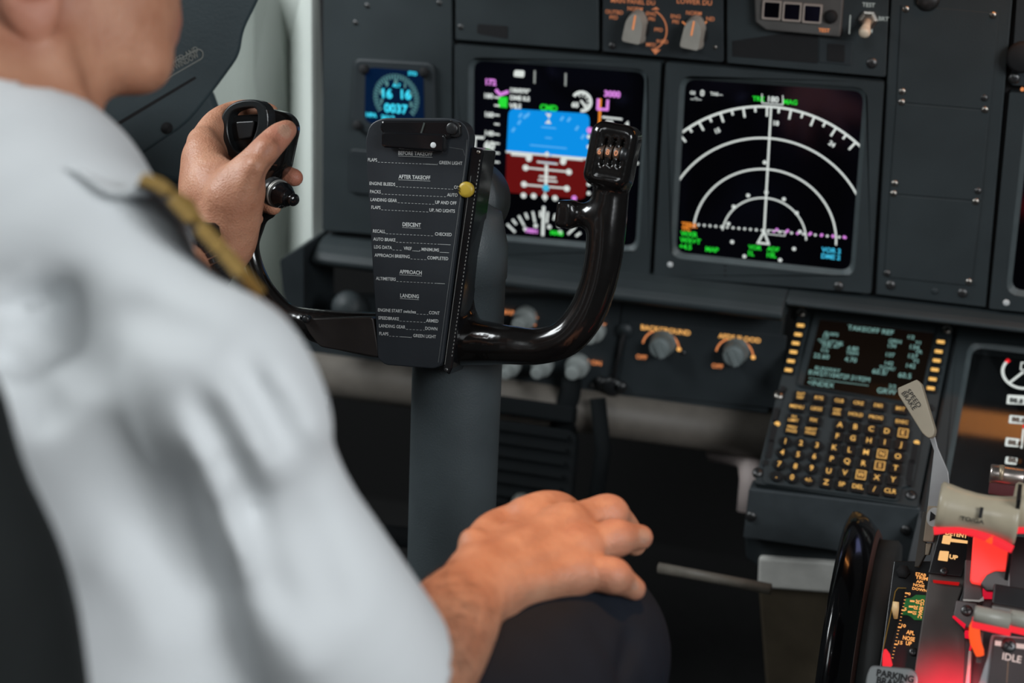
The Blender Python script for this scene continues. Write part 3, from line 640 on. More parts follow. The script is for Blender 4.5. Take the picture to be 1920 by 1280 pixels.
c = np.array(FL.uv(978, 610)); b.arc(FL, c, .0150, 10, 70, .0022, ORANGE, .0029, 20)
b.build('lettering', lp)
b = MB(); b.tube([FL.at(*FL.uv(1172, 622), .004), FL.at(*FL.uv(1150, 712), .004)], .0022, DARK); b.lathe(FL.at(*FL.uv(1172, 618), .001), FL.N, [(.008, 0), (.008, .003)], PANEL2); b.lathe(FL.at(*FL.uv(1150, 722), .001), FL.N, [(.010, 0), (.010, .005), (.006, .006)], BLACK); b.lathe(FL.at(*FL.uv(1128, 716), .001), FL.N, [(.007, 0), (.007, .004)], BLACK); b.lathe(FL.at(*FL.uv(1166, 722), .001), FL.N, [(.006, 0), (.006, .006)], BLACK); b.build('latch_rod', lp)
for x, y in ((1111, 721), (1282, 660)): screw(FL, FL.uv(x, y), .0025, lp, True, .003)

# ---------------------------------------------------------------- footwell: rudder pedal, rod, pedestal brackets
PED = mat('pedal_metal', (.006, .008, .009), .8, spec=.15, var=.2)
rpd = thing('rudder_pedal', 'dark rudder pedal with ribbed tread deep in the footwell right of the column', 'pedal', PD(990, 860, 1.62))
fp = Frame(PD(990, 860, 1.62), X3, nrm((0, .45, .9)))
b = MB(); b.prism(fp, rpoly([(-.055, -.05), (.055, -.05), (.050, .035), (-.050, .035)], .012), 0, .014, PED); b.build('tread', rpd, bevel=.003)
for i in range(6): b = MB(); b.box(fp.at(0, -.038+i*.013, .016), fp.U, fp.V, fp.N, .085, .004, .006, PED); b.build('rib', rpd)
b = MB(); b.tube([fp.at(.03, .03, -.01), fp.at(.033, .06, .0), fp.at(.036, .085, .01)], [.014, .012, .01], PED); b.tube([fp.at(.075, -.05, 0), fp.at(.078, .02, .01), fp.at(.066, .07, .015)], [.008, .008, .008], PED); b.build('arm', rpd)
b = MB(); b.prism(fp, rect((-.0, .050), .09, .018), 0, .02, PED); b.build('hinge_block', rpd, bevel=.003)
scw = mat('bolt_pale', (.12, .13, .12), .5)
for u, v in ((-.030, -.070), (.005, -.045)): b = MB(); b.lathe(fp.at(u, v, .012), fp.N, [(.011, 0), (.011, .008), (.006, .013)], scw, 12); b.build('bolt', rpd)
b = MB(); b.lathe(fp.at(-.012, -.055, .014), fp.N, [(.004, 0), (.004, .008)], glow('red_lamp', (.5, .03, .02), .4), 12); b.build('red_cap', rpd)
rod = MB(); rod.tube([PD(1235, 1064, 1.46), PD(1445, 1104, 1.42)], .0050, mat('rod_grey', (.20, .18, .15), .5, var=.2)); o = rod.build('pedal_rod'); setp(o, 'plain grey metal rod low in the dark footwell beside the pedestal', 'rod')
rod = MB(); rod.tube([PD(560, 985, 1.5), PD(770, 1008, 1.5)], .010, PED); o = rod.build('pedal_shaft'); setp(o, 'dark metal shaft low in the footwell left of the column', 'rod')

# ================================================================ centre pedestal
VC = nrm((0, .17, .1125)); FC = Frame((0, .05, -.243), X3, VC)          # sloping face that carries the control display unit
ped = thing('center_pedestal', 'dark grey centre pedestal front with a pale lower side panel beside the footwell', 'pedestal', FC.at(*FC.uv(1600, 980), -.02))
PEDM = mat('pedestal_grey', (.052, .062, .068), .5, var=.12, bump=.3, bscale=900)
b = MB(); b.prism(FC, pxs(FC, [(1794, 600), (2150, 650), (2050, 1180), (1690, 1100), (1724, 956)]), -.03, -.002, PEDM); b.build('sloping_face', ped, bevel=.001)
b = MB(); b.prism(FC, pxs(FC, [(1480, 560), (2150, 620), (2150, 650), (1790, 611), (1497, 580)]), -.03, .0, PEDM); b.build('top_strip', ped, bevel=.002)
FV = Frame((0, -.118, 0), X3, Z3)
b = MB(); b.prism(FV, pxs(FV, [(1404, 916), (1725, 952), (1735, 1075), (1560, 1032), (1393, 1008)]), -.02, 0, PEDM); b.build('lower_face', ped, bevel=.0015)
for x, y in ((1408, 968), (1699, 994)): screw(FV, FV.uv(x, y), .0052, ped, True, .001)
FV2 = Frame((0, -.100, 0), X3, Z3)
b = MB(); b.prism(FV2, pxs(FV2, [(1396, 1005), (1730, 1040), (1730, 1090), (1420, 1062), (1398, 1045)]), -.05, 0, PANEL2); b.build('dark_channel', ped, bevel=.002)
PALE = mat('rim_lit_pale', (.80, .79, .74), .6, var=.08)
BROWN = mat('brown_side', (.085, .066, .042), .65, var=.12)
b = MB(); b.prism(FV2, rpoly(pxs(FV2, [(1424, 1040), (1600, 1052), (1600, 1110), (1422, 1096)]), .004), -.05, .006, PALE); b.build('lit_rim', ped, bevel=.004)  # light on the box's top rim is put into its pale colour
b = MB(); b.prism(FV2, pxs(FV2, [(1422, 1096), (1600, 1108), (1600, 1500), (1462, 1500), (1436, 1280)]), -.05, .002, BROWN); b.build('side_cover', ped, bevel=.003)
# support frame seen left of the pedestal, low in the dark
FB = Frame((0, .05, 0), X3, Z3)
b = MB(); b.tube([PD(1335, 842, 1.62), PD(1390, 852, 1.60), PD(1408, 868, 1.59), PD(1410, 900, 1.58), PD(1404, 960, 1.58)], [.012, .013, .0135, .0125, .012], mat('frame_pink_grey', (.50, .42, .40), .6, var=.1)); o = b.build('support_frame'); setp(o, 'pinkish grey bent bracket in the footwell just left of the keypad unit', 'bracket')

# ---------------------------------------------------------------- control display unit
cdu = thing('control_display_unit', 'keypad computer unit with takeoff page on a small screen and amber lit keys', 'flight computer', FC.at(*FC.uv(1600, 770)))
b = MB(); b.prism(FC, rpoly(inset_any(pxs(FC, [(1497, 580), (1790, 612), (1722, 954), (1413, 908)]), .0007), .003, 3), -.06, .002, PANEL); b.build('body', cdu, bevel=.0012)
O = pxs(FC, [(1528, 586), (1760, 612), (1728, 766), (1494, 726)], .002); O = rpoly(O, .004, 5); I = rpoly(pxs(FC, [(1537, 600), (1751, 626), (1723, 757), (1506, 723)], .002), .002, 5)
b = MB(); b.ring(FC, O, I, .001, .0058, PANEL, n1i=.003); b.build('screen_bezel', cdu, bevel=.0006)
b = MB(); b.prism(FC, I, .0015, .0030, mat('crt_glass', (.004, .003, .002), .25, emit=(.010, .005, .003), es=.3)); b.build('screen', cdu)
SF = FC.up(.003); CD = glow('crt_green_white', (.30, .56, .52), .80); b = MB()
TC = lambda st, px, h=.0046, al='L', bold=.0, sx=.92: b.text(SF, SF.uv(*px), h, st, CD, al, 0, .0004, bold=bold, sx=sx)
TC('TAKEOFF REF', (1589, 618), .0056); TC('1/2', (1702, 635), .0044)
TC('FLAPS', (1546, 628), .0040); TC('15', (1543, 634), .0050); TC('*22.67°VK', (1533, 642), .0044); TC('22K', (1541, 650), .0044); TC('67°', (1563, 652), .0048); TC('4.80', (1588, 656), .0048); TC('CG', (1539, 659), .0040); TC('TRIM', (1586, 664), .0040); TC('22.60', (1525, 670), .0052); TC('4.70', (1583, 677), .0052)
TC('QRH', (1666, 642), .0044); TC('134', (1665, 651), .0044); TC('137', (1661, 668), .0046); TC('142', (1659, 684), .0046); TC('V1', (1716, 645), .0040); TC('134', (1706, 654), .0050); TC('VR', (1716, 662), .0040); TC('137', (1703, 671), .0050); TC('V2', (1711, 679), .0040); TC('142', (1699, 689), .0050)
TC('TOW/', (1648, 692), .0042); TC('60.5/', (1635, 700), .0056); TC('60.5', (1684, 707), .0056); TC('RUNWAY', (1528, 693), .0042); TC('RW27/10472F:3192M', (1516, 702), .0054, sx=.86)
TC('------------------------', (1516, 711), .0046, sx=1.12); TC('<INDEX', (1514, 721), .0054); TC('2/2', (1666, 727), .0042); TC('GRW', (1644, 736), .0058)
b.build('page_text', cdu)
zc = lambda x, y: (1380+x*.3281, 560+y*.3281)
# raised key panel
kp = [zc(*p) for p in ((292, 520), (560, 548), (1092, 618), (1010, 1060), (985, 1075), (948, 1080), (930, 1150), (905, 1160), (170, 1060), (155, 1045), (158, 985))]
b = MB(); b.prism(FC, rpoly(pxs(FC, kp, .002), .002, 3), .001, .0042, PANEL); b.build('key_panel', cdu, bevel=.0008)
KEYB = mat('key_black', (.010, .011, .012), .42, var=.15)
def key(px, w, h, lab, shape='r', boxed=False, ls=.0036):
    c = np.array(FC.uv(*zc(*px), .006)); b = MB()
    if shape == 'r': b.prism(FC, rpoly(rect(c, w, h), .0016, 3), .003, .0072, KEYB, taper=.0006)
    else: b.prism(FC, [(c[0]+w/2*math.cos(2*math.pi*i/24), c[1]+w/2*math.sin(2*math.pi*i/24)) for i in range(24)], .003, .0072, KEYB, taper=.0006)
    k = b.build('key', cdu)
    b = MB(); L = lab.split('\n'); n = len(L)
    if boxed: b.prism(FC, rect(c, .0088, .0092), .0070, .0073, AMBERK); b.prism(FC, rect(c, .0074, .0078), .0071, .0074, mat('key_amber_dark', (.12, .06, .02), .5)); 
    for i, s_ in enumerate(L): b.text(FC, (c[0], c[1]-ls/2+((n-1)/2-i)*ls*1.35), ls, s_, AMBERK, 'C', 0, .0077, bold=.012, sx=.95)
    b.build('legend', k)
for px, l in (((370, 558), 'INIT\nREF'), ((475, 571), 'RTE'), ((590, 586), 'CLB'), ((701, 600), 'CRZ'), ((814, 614), 'DES'), ((940, 632), 'BRT'), ((348, 620), 'MENU'), ((461, 632), 'LEGS'), ((577, 650), 'DEP\nARR'), ((685, 665), 'HOLD'), ((800, 682), 'PROG'), ((948, 707), 'EXEC'), ((330, 688), 'N1\nLIMIT'), ((445, 697), 'FIX'), ((320, 748), 'PREV\nPAGE'), ((428, 760), 'NEXT\nPAGE')):
    key(px, .0136, .0112, l, ls=.0030 if '\n' in l else .0036)
rows = ('ABCDE', 'FGHIJ', 'KLMNO', 'PQRST', 'UVWXY')
lx = [[(595, 723), (683, 735), (773, 747), (862, 760), (955, 770)], [(580, 788), (668, 800), (760, 813), (850, 823), (942, 836)], [(563, 853), (650, 867), (743, 880), (835, 890), (925, 904)], [(548, 918), (635, 931), (730, 944), (822, 956), (912, 970)], [(530, 987), (622, 997), (714, 1009), (804, 1024), (898, 1036)]]
for r_s, pp in zip(rows, lx):
    for ch, p in zip(r_s, pp): key(p, .0112, .0118, ch, boxed=ch in 'ENSW', ls=.0044 if ch in 'ENSW' else .0054)
for p, l in zip([(515, 1051), (605, 1063), (697, 1077), (790, 1090), (882, 1102)], ('Z', 'SP', 'DEL', '/', 'CLR')): key(p, .0112, .0118, l, ls=.0054 if len(l) == 1 else .0044)
for p, l in zip([(283, 817), (372, 828), (463, 840), (265, 880), (355, 893), (448, 904), (248, 947), (340, 960), (432, 970), (233, 1013), (321, 1023), (414, 1038)], ('1', '2', '3', '4', '5', '6', '7', '8', '9', '.', '0', '+/-')):
    key(p, .0118, .0118, l, 'c', ls=.0054 if len(l) == 1 else .0042)
for p in ((369, 153), (355, 205), (341, 255), (328, 305), (314, 357), (300, 408), (1170, 247), (1158, 302), (1147, 354), (1136, 406), (1124, 460), (1113, 512)):
    c = np.array(FC.uv(*zc(*p), .004)); b = MB(); b.prism(FC, rpoly(rect(c, .0105, .0092), .001, 2), .001, .0042, KEYB, taper=.0005); k = b.build('line_select_key', cdu); b = MB(); b.prism(FC, rpoly(rect(c, .0070, .0034), .0008, 2), .004, .0046, AMBERK); b.build('lit_bar', k)
for p in ((236, 715), (1032, 822)):
    c = FC.uv(*zc(*p), .004); b = MB(); b.lathe(FC.at(*c, .004), FC.N, [(.0028, 0), (.0022, .0008)], AMBERK, 14); b.build('indicator_dot', cdu)
for p, hh in (((228, 660), .014), ((212, 770), .020), ((195, 860), .020), ((1018, 885), .022), ((995, 980), .022), ((172, 938), .006), ((990, 1052), .006), ((268, 515), .006), ((1108, 620), .006)):
    c = FC.uv(*zc(*p), .004); b = MB(); b.prism(FC, rpoly(rect(c, .0050, hh), .0012, 2), .002, .0048 if hh > .01 else .0046, DARK); b.build('side_light', cdu)
for p in ((375, 90), (1205, 187), (245, 560)): screw(FC, FC.uv(*zc(*p)), .0048, cdu, False, .0035)
for p in ((125, 1000), (1000, 1130)): screw(FC, FC.uv(*zc(*p)), .0050, cdu, True, .0035)
# ---------------------------------------------------------------- lower display
ld = display('lower display with red-tipped gauge arc and small white boxes at the right edge', [(1795, 613), (2140, 655), (2060, 1060), (1727, 975)], [(1825, 649), (2080, 680), (2000, 960), (1775, 925)], fr=FC, n1=.002, gl=GLASSN, group='large square flight displays in the front panel')
screw(FC, FC.uv(1838, 615), .0045, ped, True, .001); dot(FC, (1848, 616), .003, PANEL2, ped, .0005, 'plug')
SL = FC.up(-.002); b = MB(); qq = lambda x, y: SL.uv(x, y); c = np.array(qq(1918, 698)); gr = float(np.hypot(*(c-np.array(qq(1880, 698)))))
b.arc(SL, c, gr, 150, 300, .0026, CW); b.arc(SL, c, gr, 138, 150, .0034, CR); b.stroke(SL, [c, c+np.array((math.cos(math.radians(232)), math.sin(math.radians(232))))*gr], .0022, CW, .0005); b.stroke(SL, rect(np.array(qq(1926, 688)), .011, .008), .0012, CW, .0006, True)
for (x0_, y0_, x1_, y1_) in ((1889, 740, 1935, 757), (1893, 778, 1922, 793), (1886, 820, 1912, 836), (1886, 856, 1908, 869)):
    b.prism(SL, rpoly(pxs(SL, [(x0_, y0_), (x1_, y0_+3), (x1_-2, y1_+2), (x0_-2, y1_)]), .001, 2), 0, .0004, CW)
    b.text(SL, SL.uv(x0_+3, y1_-3), .0050, '88.8', CBK, 'L', 0, .0006, bold=.05)
b.stroke(SL, [qq(1915, 840), qq(1919, 805)], .0018, CW, .0006); b.disc(SL, qq(1920, 800), .0022, CR, .0007, 3); b.build('symbology', ld)

# ---------------------------------------------------------------- trim wheel
RUB = mat('glossy_black', (.006, .006, .007), .16, var=.15, vscale=30, coat=.4)
TWC = (.245, -.26, -.44)
tw = thing('trim_wheel', 'large glossy black pitch trim wheel standing on edge at the left of the pedestal', 'trim wheel', TWC)
b = MB(); b.lathe((0+TWC[0], TWC[1], TWC[2]), X3, [(.097, .003), (.1134, .003), (.1197, .000), (.127, -.008), (.131, -.016), (.131, -.021), (.124, -.025), (.099, -.025)], RUB, 96); b.build('rim', tw)
b = MB(); b.lathe((TWC[0]-.004, TWC[1], TWC[2]), X3, [(.100, -.006), (.100, .003), (.05, .006), (.02, .008)], BLACK, 64); b.build('disc', tw)
b = MB(); b.lathe(TWC, X3, [(.02, .000), (.106, .000), (.111, .002), (.112, .018), (.109, .021), (.02, .021)], mat('flange_grey', (.035, .038, .038), .6, var=.15), 80); b.build('side_flange', tw)
b = MB(); b.lathe(TWC, X3, [(.1120, .0028), (.1145, .0036), (.1185, .0012), (.1190, .0002), (.112, .0002)], mat('rim_edge_reflection', (.11, .055, .045), .4), 96); b.build('reflection_band', tw)  # reddish reflection on the rim edge, painted as a coloured band
b = MB(); b.box((TWC[0]-.008, TWC[1]-.085, TWC[2]+.083), X3, nrm((0, -.7, -.7)), nrm((0, -.7, .7)), .006, .030, .0015, WHITE); b.build('stripe', tw)

# ---------------------------------------------------------------- throttle quadrant
QN = nrm((-.02, -.62, .78)); QU = nrm(np.cross(QN*-1, np.cross(X3, QN))); 
def qf(px, py, d, N=(-.02, -.62, .78), roll=0):
    N = nrm(N); U = nrm(X3-N*(X3 @ N)); V = np.cross(N, U); return Frame(PD(px, py, d), U, V).rot(roll)
z1 = lambda x, y: (1700+x*.1719, 860+y*.1719); z2 = lambda x, y: (1620+x*.1875, 1040+y*.1875)
tq = thing('throttle_quadrant', 'dark throttle quadrant with black lettered plate, glowing red at its foot', 'throttle quadrant', PD(1790, 1150, 1.12))
f = qf(1780, 1150, 1.10, (.0, -.66, .75)); QPL = mat('quadrant_plate', (.075, .066, .060), .6, var=.08)
b = MB(); b.prism(f, pxs(f, [(1752, 1000), (1834, 1010), (1806, 1100), (1790, 1145), (1812, 1182), (1806, 1420), (1690, 1420), (1742, 1075)]), -.012, 0, QPL); b.build('cover', tq, bevel=.001)
b = MB(); b.prism(f, rpoly(pxs(f, [z1(370, 760), z1(745, 815), z1(600, 1290), z1(235, 1250)], .001), .001), 0, .0024, BLACK); b.build('speed_plate', tq, bevel=.0006)
b = MB(); fq = f.up(.0026)
AM2 = glow('plate_amber', (1, .56, .22), .95)
fr_ = fq.rot(-1, fq.O)
b.text(fr_, fr_.uv(*z1(430, 790)), .0030, 'FLIGHT', AM2, 'L', 0, .0003, width=.0155, bold=.03); b.text(fr_, fr_.uv(*z1(421, 826)), .0030, 'DETENT', AM2, 'L', 0, .0003, width=.0150, bold=.04)
b.flat(fq, rpoly(pxs(fq, [z1(400, 832), z1(492, 842), z1(470, 936), z1(380, 922)]), .0006), AM2, .0003); b.flat(fq, pxs(fq, [z1(480, 868), z1(665, 893), z1(662, 925), z1(475, 905)]), AM2, .0002)
b.flat(fq, rpoly(pxs(fq, [z1(362, 1002), z1(462, 1010), z1(445, 1120), z1(340, 1105)]), .0006), AM2, .0003); b.text(fr_, fr_.uv(*z1(462, 1085)), .0030, 'UP', AM2, 'L', 0, .0003, width=.0058, bold=.05)
b.build('lettering', tq)
b = MB(); b.prism(f, pxs(f, [z2(690, 250), z2(955, 275), z2(945, 300), z2(695, 272)], .0015), 0, .0018, glow('red_strip', (.9, .01, .01), .45)); b.build('red_slot', tq)
screw(f, f.uv(*z2(800, 175)), .0030, tq, True, .0024)
# side plate with the trim scale, set lower and to the left
g = qf(1700, 1150, 1.13, (.0, -.66, .75)); 
b = MB(); b.prism(g, pxs(g, [z2(300, 60), z2(680, 60), z2(560, 1400), z2(120, 1400)]), -.015, 0, BLACK); sp = b.build('trim_scale_plate', tq, bevel=.0006)
b = MB(); b.prism(g, rpoly(pxs(g, [z2(330, 340), z2(420, 345), z2(240, 1010), z2(195, 940), z2(275, 560)]), .002), .0001, .0006, mat('slot_black', (.001, .001, .001), .9)); b.stroke(g, pxs(g, [z2(420, 335), z2(340, 333), z2(312, 370), z2(262, 620), z2(190, 950)]), .0007, mat('gold_edge', (.45, .26, .06), .35, metal=.8), .0007); b.build('slot', sp)
b = MB(); gc = g.up(.0006); 
b.prism(gc, pxs(gc, [z2(415, 437), z2(470, 432), z2(520, 400), z2(700, 410), z2(660, 655), z2(505, 650), z2(465, 615), z2(430, 600), z2(380, 600)]), -.0003, .0004, mat('green_band', (.018, .14, .030), .5, emit=(.01, .10, .02), es=.5)); b.build('green_band', sp)
b = MB(); AS = glow('scale_amber', (1, .42, .12), .95)
for st, p, hh in (('STAB', (512, 200), 25), ('TRIM', (512, 237), 30), ('APL', (520, 277), 24), ('NOSE', (490, 310), 24), ('DOWN', (480, 347), 24), ('0', (440, 402), 24), ('5', (400, 556), 28), ('10', (372, 720), 28), ('15', (338, 890), 30), ('APL', (420, 790), 36), ('NOSE', (385, 845), 36), ('UP', (415, 900), 36)):
    b.text(gc, gc.uv(*z2(*p)), hh*.1875*.00043, st, AS, 'L', -1, .0006, bold=.04, sx=1.15 if hh < 32 else .8)
for i in range(20):
    t_ = i/19; x, y = 415+(278-415)*t_, 383+(1030-383)*t_; big = i in (0, 5, 10, 15); b.stroke(gc, [gc.uv(*z2(x, y)), gc.uv(*z2(x+(26 if big else 14), y+(4 if big else 2)))], .0011 if big else .0005, AS, .0006)
for y in (463, 518, 571): b.stroke(gc, [gc.uv(*z2(465-(y-463)*.2, y)), gc.uv(*z2(500-(y-463)*.2, y+3))], .0014, AS, .0006)
for st, p in (('30', (522, 448)), ('20', (504, 505)), ('10', (490, 562)), ('CG-%MAC', (570, 443))): b.text(gc, gc.uv(*z2(*p)), .0026, st, AS, 'L', -92, .0006, bold=.04, sx=.85)
b.build('lettering', sp)
b = MB(); b.tube([g.at(*g.uv(*z2(318, 640)), .001), g.at(*g.uv(*z2(312, 560)), .005), g.at(*g.uv(*z2(318, 500)), .007)], [.0014, .0026, .0022], mat('pointer_ivory', (.8, .62, .35), .4, emit=(.6, .28, .06), es=.25)); b.build('pointer', sp)
screw(g, g.uv(*z2(495, 970)), .0034, sp, True, .0006)
b = MB(); b.lathe(g.at(*g.uv(*z2(390, 180)), .001), g.N, [(.005, 0), (.005, .003)], DARK, 6); b.build('fixing', sp)
# right hand dark slabs, brackets and emissive red edges
RED = glow('red_glow', (1.0, .030, .045), .95); REDO = glow('red_orange_glow', (1.0, .10, .02), 1.05)  # emissive reds used on the quadrant's parts
h_ = qf(1860, 1120, 1.08, (.0, -.75, .66)); ARM = mat('lever_arm', (.09, .08, .078), .4, var=.1); SIL = mat('silver_edge', (.42, .41, .38), .35, metal=.7, var=.1)
b = MB(); b.prism(h_, pxs(h_, [(1818, 990), (2050, 1010), (2050, 1400), (1800, 1400), (1812, 1185), (1795, 1150), (1806, 1100)]), -.030, -.012, BLACK); b.build('lever_well', tq)
b = MB(); b.prism(h_, rpoly(pxs(h_, [z2(1010, 60), z2(1100, 70), z2(1180, 340), z2(1190, 460), z2(990, 460), z2(1000, 330)]), .001), -.01, .004, ARM); b.build('guide_plate', tq, bevel=.001)
b = MB(); b.prism(h_, pxs(h_, [z2(990, 455), z2(1150, 462), z2(1190, 430), z2(1195, 470), z2(1150, 482), z2(988, 472)]), -.006, .0045, SIL); b.build('silver_edge', tq)
b = MB(); b.prism(h_, rpoly(pxs(h_, [z2(920, 470), z2(1130, 500), z2(1115, 680), z2(1085, 745), z2(1010, 745), z2(890, 620)]), .001), -.008, .006, ARM); br = b.build('bracket', tq, bevel=.001)
b = MB(); b.prism(h_, pxs(h_, [z2(884, 628), z2(900, 625), z2(1015, 712), z2(1005, 742)]), .001, .0066, glow('red_edge', (1, .01, .04), .8)); b.prism(h_, pxs(h_, [z2(1008, 765), z2(1080, 765), z2(1075, 830), z2(1012, 815)]), -.006, .004, MATS['red_edge']); b.prism(h_, pxs(h_, [z2(1060, 900), z2(1082, 905), z2(1070, 950), z2(1048, 960)]), -.006, .004, MATS['red_edge']); b.build('red_edge', tq)
screw(h_, h_.uv(*z2(1025, 575)), .0042, tq, True, .0062)
b = MB(); b.prism(h_, pxs(h_, [z2(1045, 960), z2(1085, 960), z2(1060, 1400), z2(1000, 1400)]), -.010, .003, SIL); b.build('side_rail', tq, bevel=.0008)
b = MB(); b.prism(h_, pxs(h_, [z2(1190, 330), z2(1350, 345), z2(1340, 420), z2(1195, 415)]), -.008, .004, glow('red_block', (.75, .012, .04), .75)); b.build('red_block', tq)
# reverse lever cross block
b = MB(); b.box(PD(1905, 1124, 1.055), X3, nrm((0, -.66, .75)), nrm((0, .75, .66)), .030, .011, .014, BLACK); b.build('cross_block', tq, bevel=.001)
b = MB(); b.box(PD(1905, 1139, 1.053), nrm(X3+Z3*-.05), nrm((0, -.66, .75)), nrm((0, .75, .66)), .030, .0012, .014, SIL); b.build('cross_edge', tq)

# thrust levers with ivory spool grips
IV = mat('ivory_grip', (.46, .40, .29), .35, var=.06, coat=.2)
def thrust(px, label):
    t = thing('thrust_lever', label, 'thrust lever', PD(px, 1000, 1.05), 'thrust levers on the quadrant')
    c = PD(px, 963, 1.045); ax = nrm(X3+Z3*-.045); prof = [(.0010, -.0268), (.0148, -.0266), (.0166, -.0250), (.0158, -.020), (.0142, -.012), (.0132, -.003), (.0132, .004), (.0142, .013), (.0156, .020), (.0162, .0225), (.0150, .0245), (.0010, .0250)]
    b = MB(); b.lathe(c, ax, prof, IV, 48); b.build('grip', t)
    L = nrm(CP-c); dn = nrm(np.cross(ax, L)); dn = dn if dn[2] < 0 else -dn
    b = MB(); b.box(c+L*.0150+dn*-.001+ax*.001, ax, dn, L, .0022, .0070, .0012, DARK); b.text(Frame(c+dn*.006, ax, -dn), (-.004, 0), .0026, 'TO/GA', DARK, 'C', 0, .0150, bold=.02, sx=1.3); b.build('marking', t)
    # emissive red strip and skirt under the grip
    pts = [c+ax*x+dn*(.0150+.0018*abs(x/.025)**2*0+y)+L*.008 for x, y in ((-.0262, .0014), (-.020, -.0005), (-.010, -.0022), (0, -.0020), (.010, -.0005), (.018, .0018), (.0240, .0035))]
    b = MB(); b.tube(pts, [.0026, .0024, .0022, .0024, .0028, .0030, .0026], RED, 12); b.tube([pts[3], pts[4]+dn*.0002, pts[5]], [.0016, .0030, .0016], REDO, 10); b.build('glow_strip', t)
    k = np.array((px-1840., 0)); h2 = qf(px+20, 1050, 1.075, (.0, -.80, .60)); P = [(px-11, 1005), (px+58, 1013), (px+55, 1068), (px+24, 1071), (px+8, 1096), (px-14, 1092), (px-17, 1086)]
    b = MB(); b.prism(h2, rpoly(pxs(h2, P), .0012), -.006, 0, mat('red_panel_glow', (.9, .02, .03), .4, emit=(1, .045, .03), es=.9)); b.build('red_skirt', t, bevel=.001)
    b = MB(); b.prism(h2, rpoly(pxs(h2, [(px+2, 1095), (px+14, 1078), (px+30, 1071), (px+57, 1073), (px+57, 1110), (px+14, 1108)]), .001), -.004, .003, ARM); b.build('shroud', t, bevel=.001)
    b = MB(); b.box(PD(px+63.5, 1000, 1.05), nrm((0, -.3, 1)), X3, nrm((0, 1, .3)), .075, .0026, .016, BLACK); b.build('arm', t, bevel=.0006)
    return t
thrust(1836, 'left ivory thrust lever grip over a glowing red skirt'); thrust(1977, 'right thrust lever, only its left end inside the right edge of view')
# reverse thrust lever grips behind
rv = thing('reverse_lever', 'small shiny metal reverse lever knob standing behind the ivory grips', 'lever', PD(1888, 920, 1.10))
b = MB(); b.lathe(PD(1888, 892, 1.09), X3, [(.001, -.0112), (.0062, -.0112), (.0068, -.010), (.0068, .010), (.0062, .0112), (.001, .0112)], mat('brushed_metal', (.55, .48, .44), .28, metal=.9, var=.1), 32); b.build('knob', rv)
b = MB(); b.box(PD(1885, 914, 1.092), X3, Z3, Y3, .0215, .010, .008, mat('reddish_plastic', (.14, .045, .05), .5)); b.build('base', rv, bevel=.001)
b = MB(); b.tube([PD(1879, 872, 1.082), PD(1877, 900, 1.080)], [.0020, .0012], mat('pin_metal', (.4, .32, .22), .4, metal=.6)); b.build('pin', rv)
# start (idle) levers
def idle(px, py, label):
    t = thing('start_lever', label, 'lever', PD(px, py, 1.03), 'start levers at the quadrant foot')
    c = PD(px, py, 1.03); b = MB(); b.lathe(c, nrm(X3-Z3*.05), [(.001, -.0118), (.0052, -.0116), (.0056, -.010), (.0056, .0108), (.001, .0115)], mat('grip_grey', (.34, .33, .28), .4, var=.05), 28); b.build('grip', t)
    b = MB(); b.box(c+Z3*-.0060+Y3*-.001, nrm(X3-Z3*.07), Z3, Y3, .0245, .0050, .008, RED); b.build('red_light_band', t, bevel=.001); return t  # red light on the grip's underside put in as an emissive band
i1 = idle(1861, 1157, 'left start lever with grey grip and an emissive band for the red light beneath'); i2 = idle(1927, 1164, 'right start lever grip cut by the right edge of view')
cc_ = [PD(*z2(*p), 1.035) for p in ((1180, 665), (1120, 668), (1105, 720), (1105, 800), (1118, 880), (1150, 960), (1160, 1005))]
b = MB(); b.tube(cc_, [.0022, .0030, .0034, .0036, .0036, .0032, .0026], REDO, 12); b.build('glow_guard', i1)
b = MB(); b.prism(qf(1850, 1200, 1.045, (0, -.8, .6)), pxs(qf(1850, 1200, 1.045, (0, -.8, .6)), [z2(1150, 770), z2(1195, 770), z2(1170, 1080), z2(1120, 1080)]), -.004, 0, ARM); b.build('arm', i1)
fi = qf(1890, 1235, 1.03, (.02, -.72, .69)); 
ip_ = thing('idle_plate', 'grey edged plate lettered IDLE with a screw between two white bars', 'plate', PD(1890, 1235, 1.03))
b = MB(); b.prism(fi, rpoly(pxs(fi, [z2(1275, 790), z2(1700, 830), z2(1700, 1400), z2(1110, 1400), z2(1240, 1000)]), .002), -.010, 0, mat('clear_grey', (.30, .30, .31), .25, var=.1)); b.build('plate', ip_, bevel=.001)
b = MB(); b.prism(fi, rpoly(pxs(fi, [z2(1300, 815), z2(1650, 845), z2(1620, 1400), z2(1225, 1400)]), .0015), .0, .0016, mat('plate_maroon', (.055, .040, .040), .3, var=.1)); b.build('label_plate', ip_, bevel=.0005)
b = MB(); WP = mat('pinkish_white', (.62, .50, .46), .5, emit=(.6, .42, .36), es=.35); b.stroke(fi, pxs(fi, [z2(1322, 888), z2(1388, 897)]), .0032, WP, .0019); b.stroke(fi, pxs(fi, [z2(1515, 913), z2(1590, 922)]), .0032, WP, .0019); b.text(fi, fi.uv(*z2(1378, 1048)), .0046, 'IDLE', WP, 'L', -2, .0019, bold=.02, sx=.95); b.stroke(fi, pxs(fi, [z2(1440, 1070), z2(1425, 1280)]), .0004, mat('thin_line', (.35, .2, .12), .5), .0019); b.build('lettering', ip_)
screw(fi, fi.uv(*z2(1445, 908)), .0052, ip_, True, .0018)

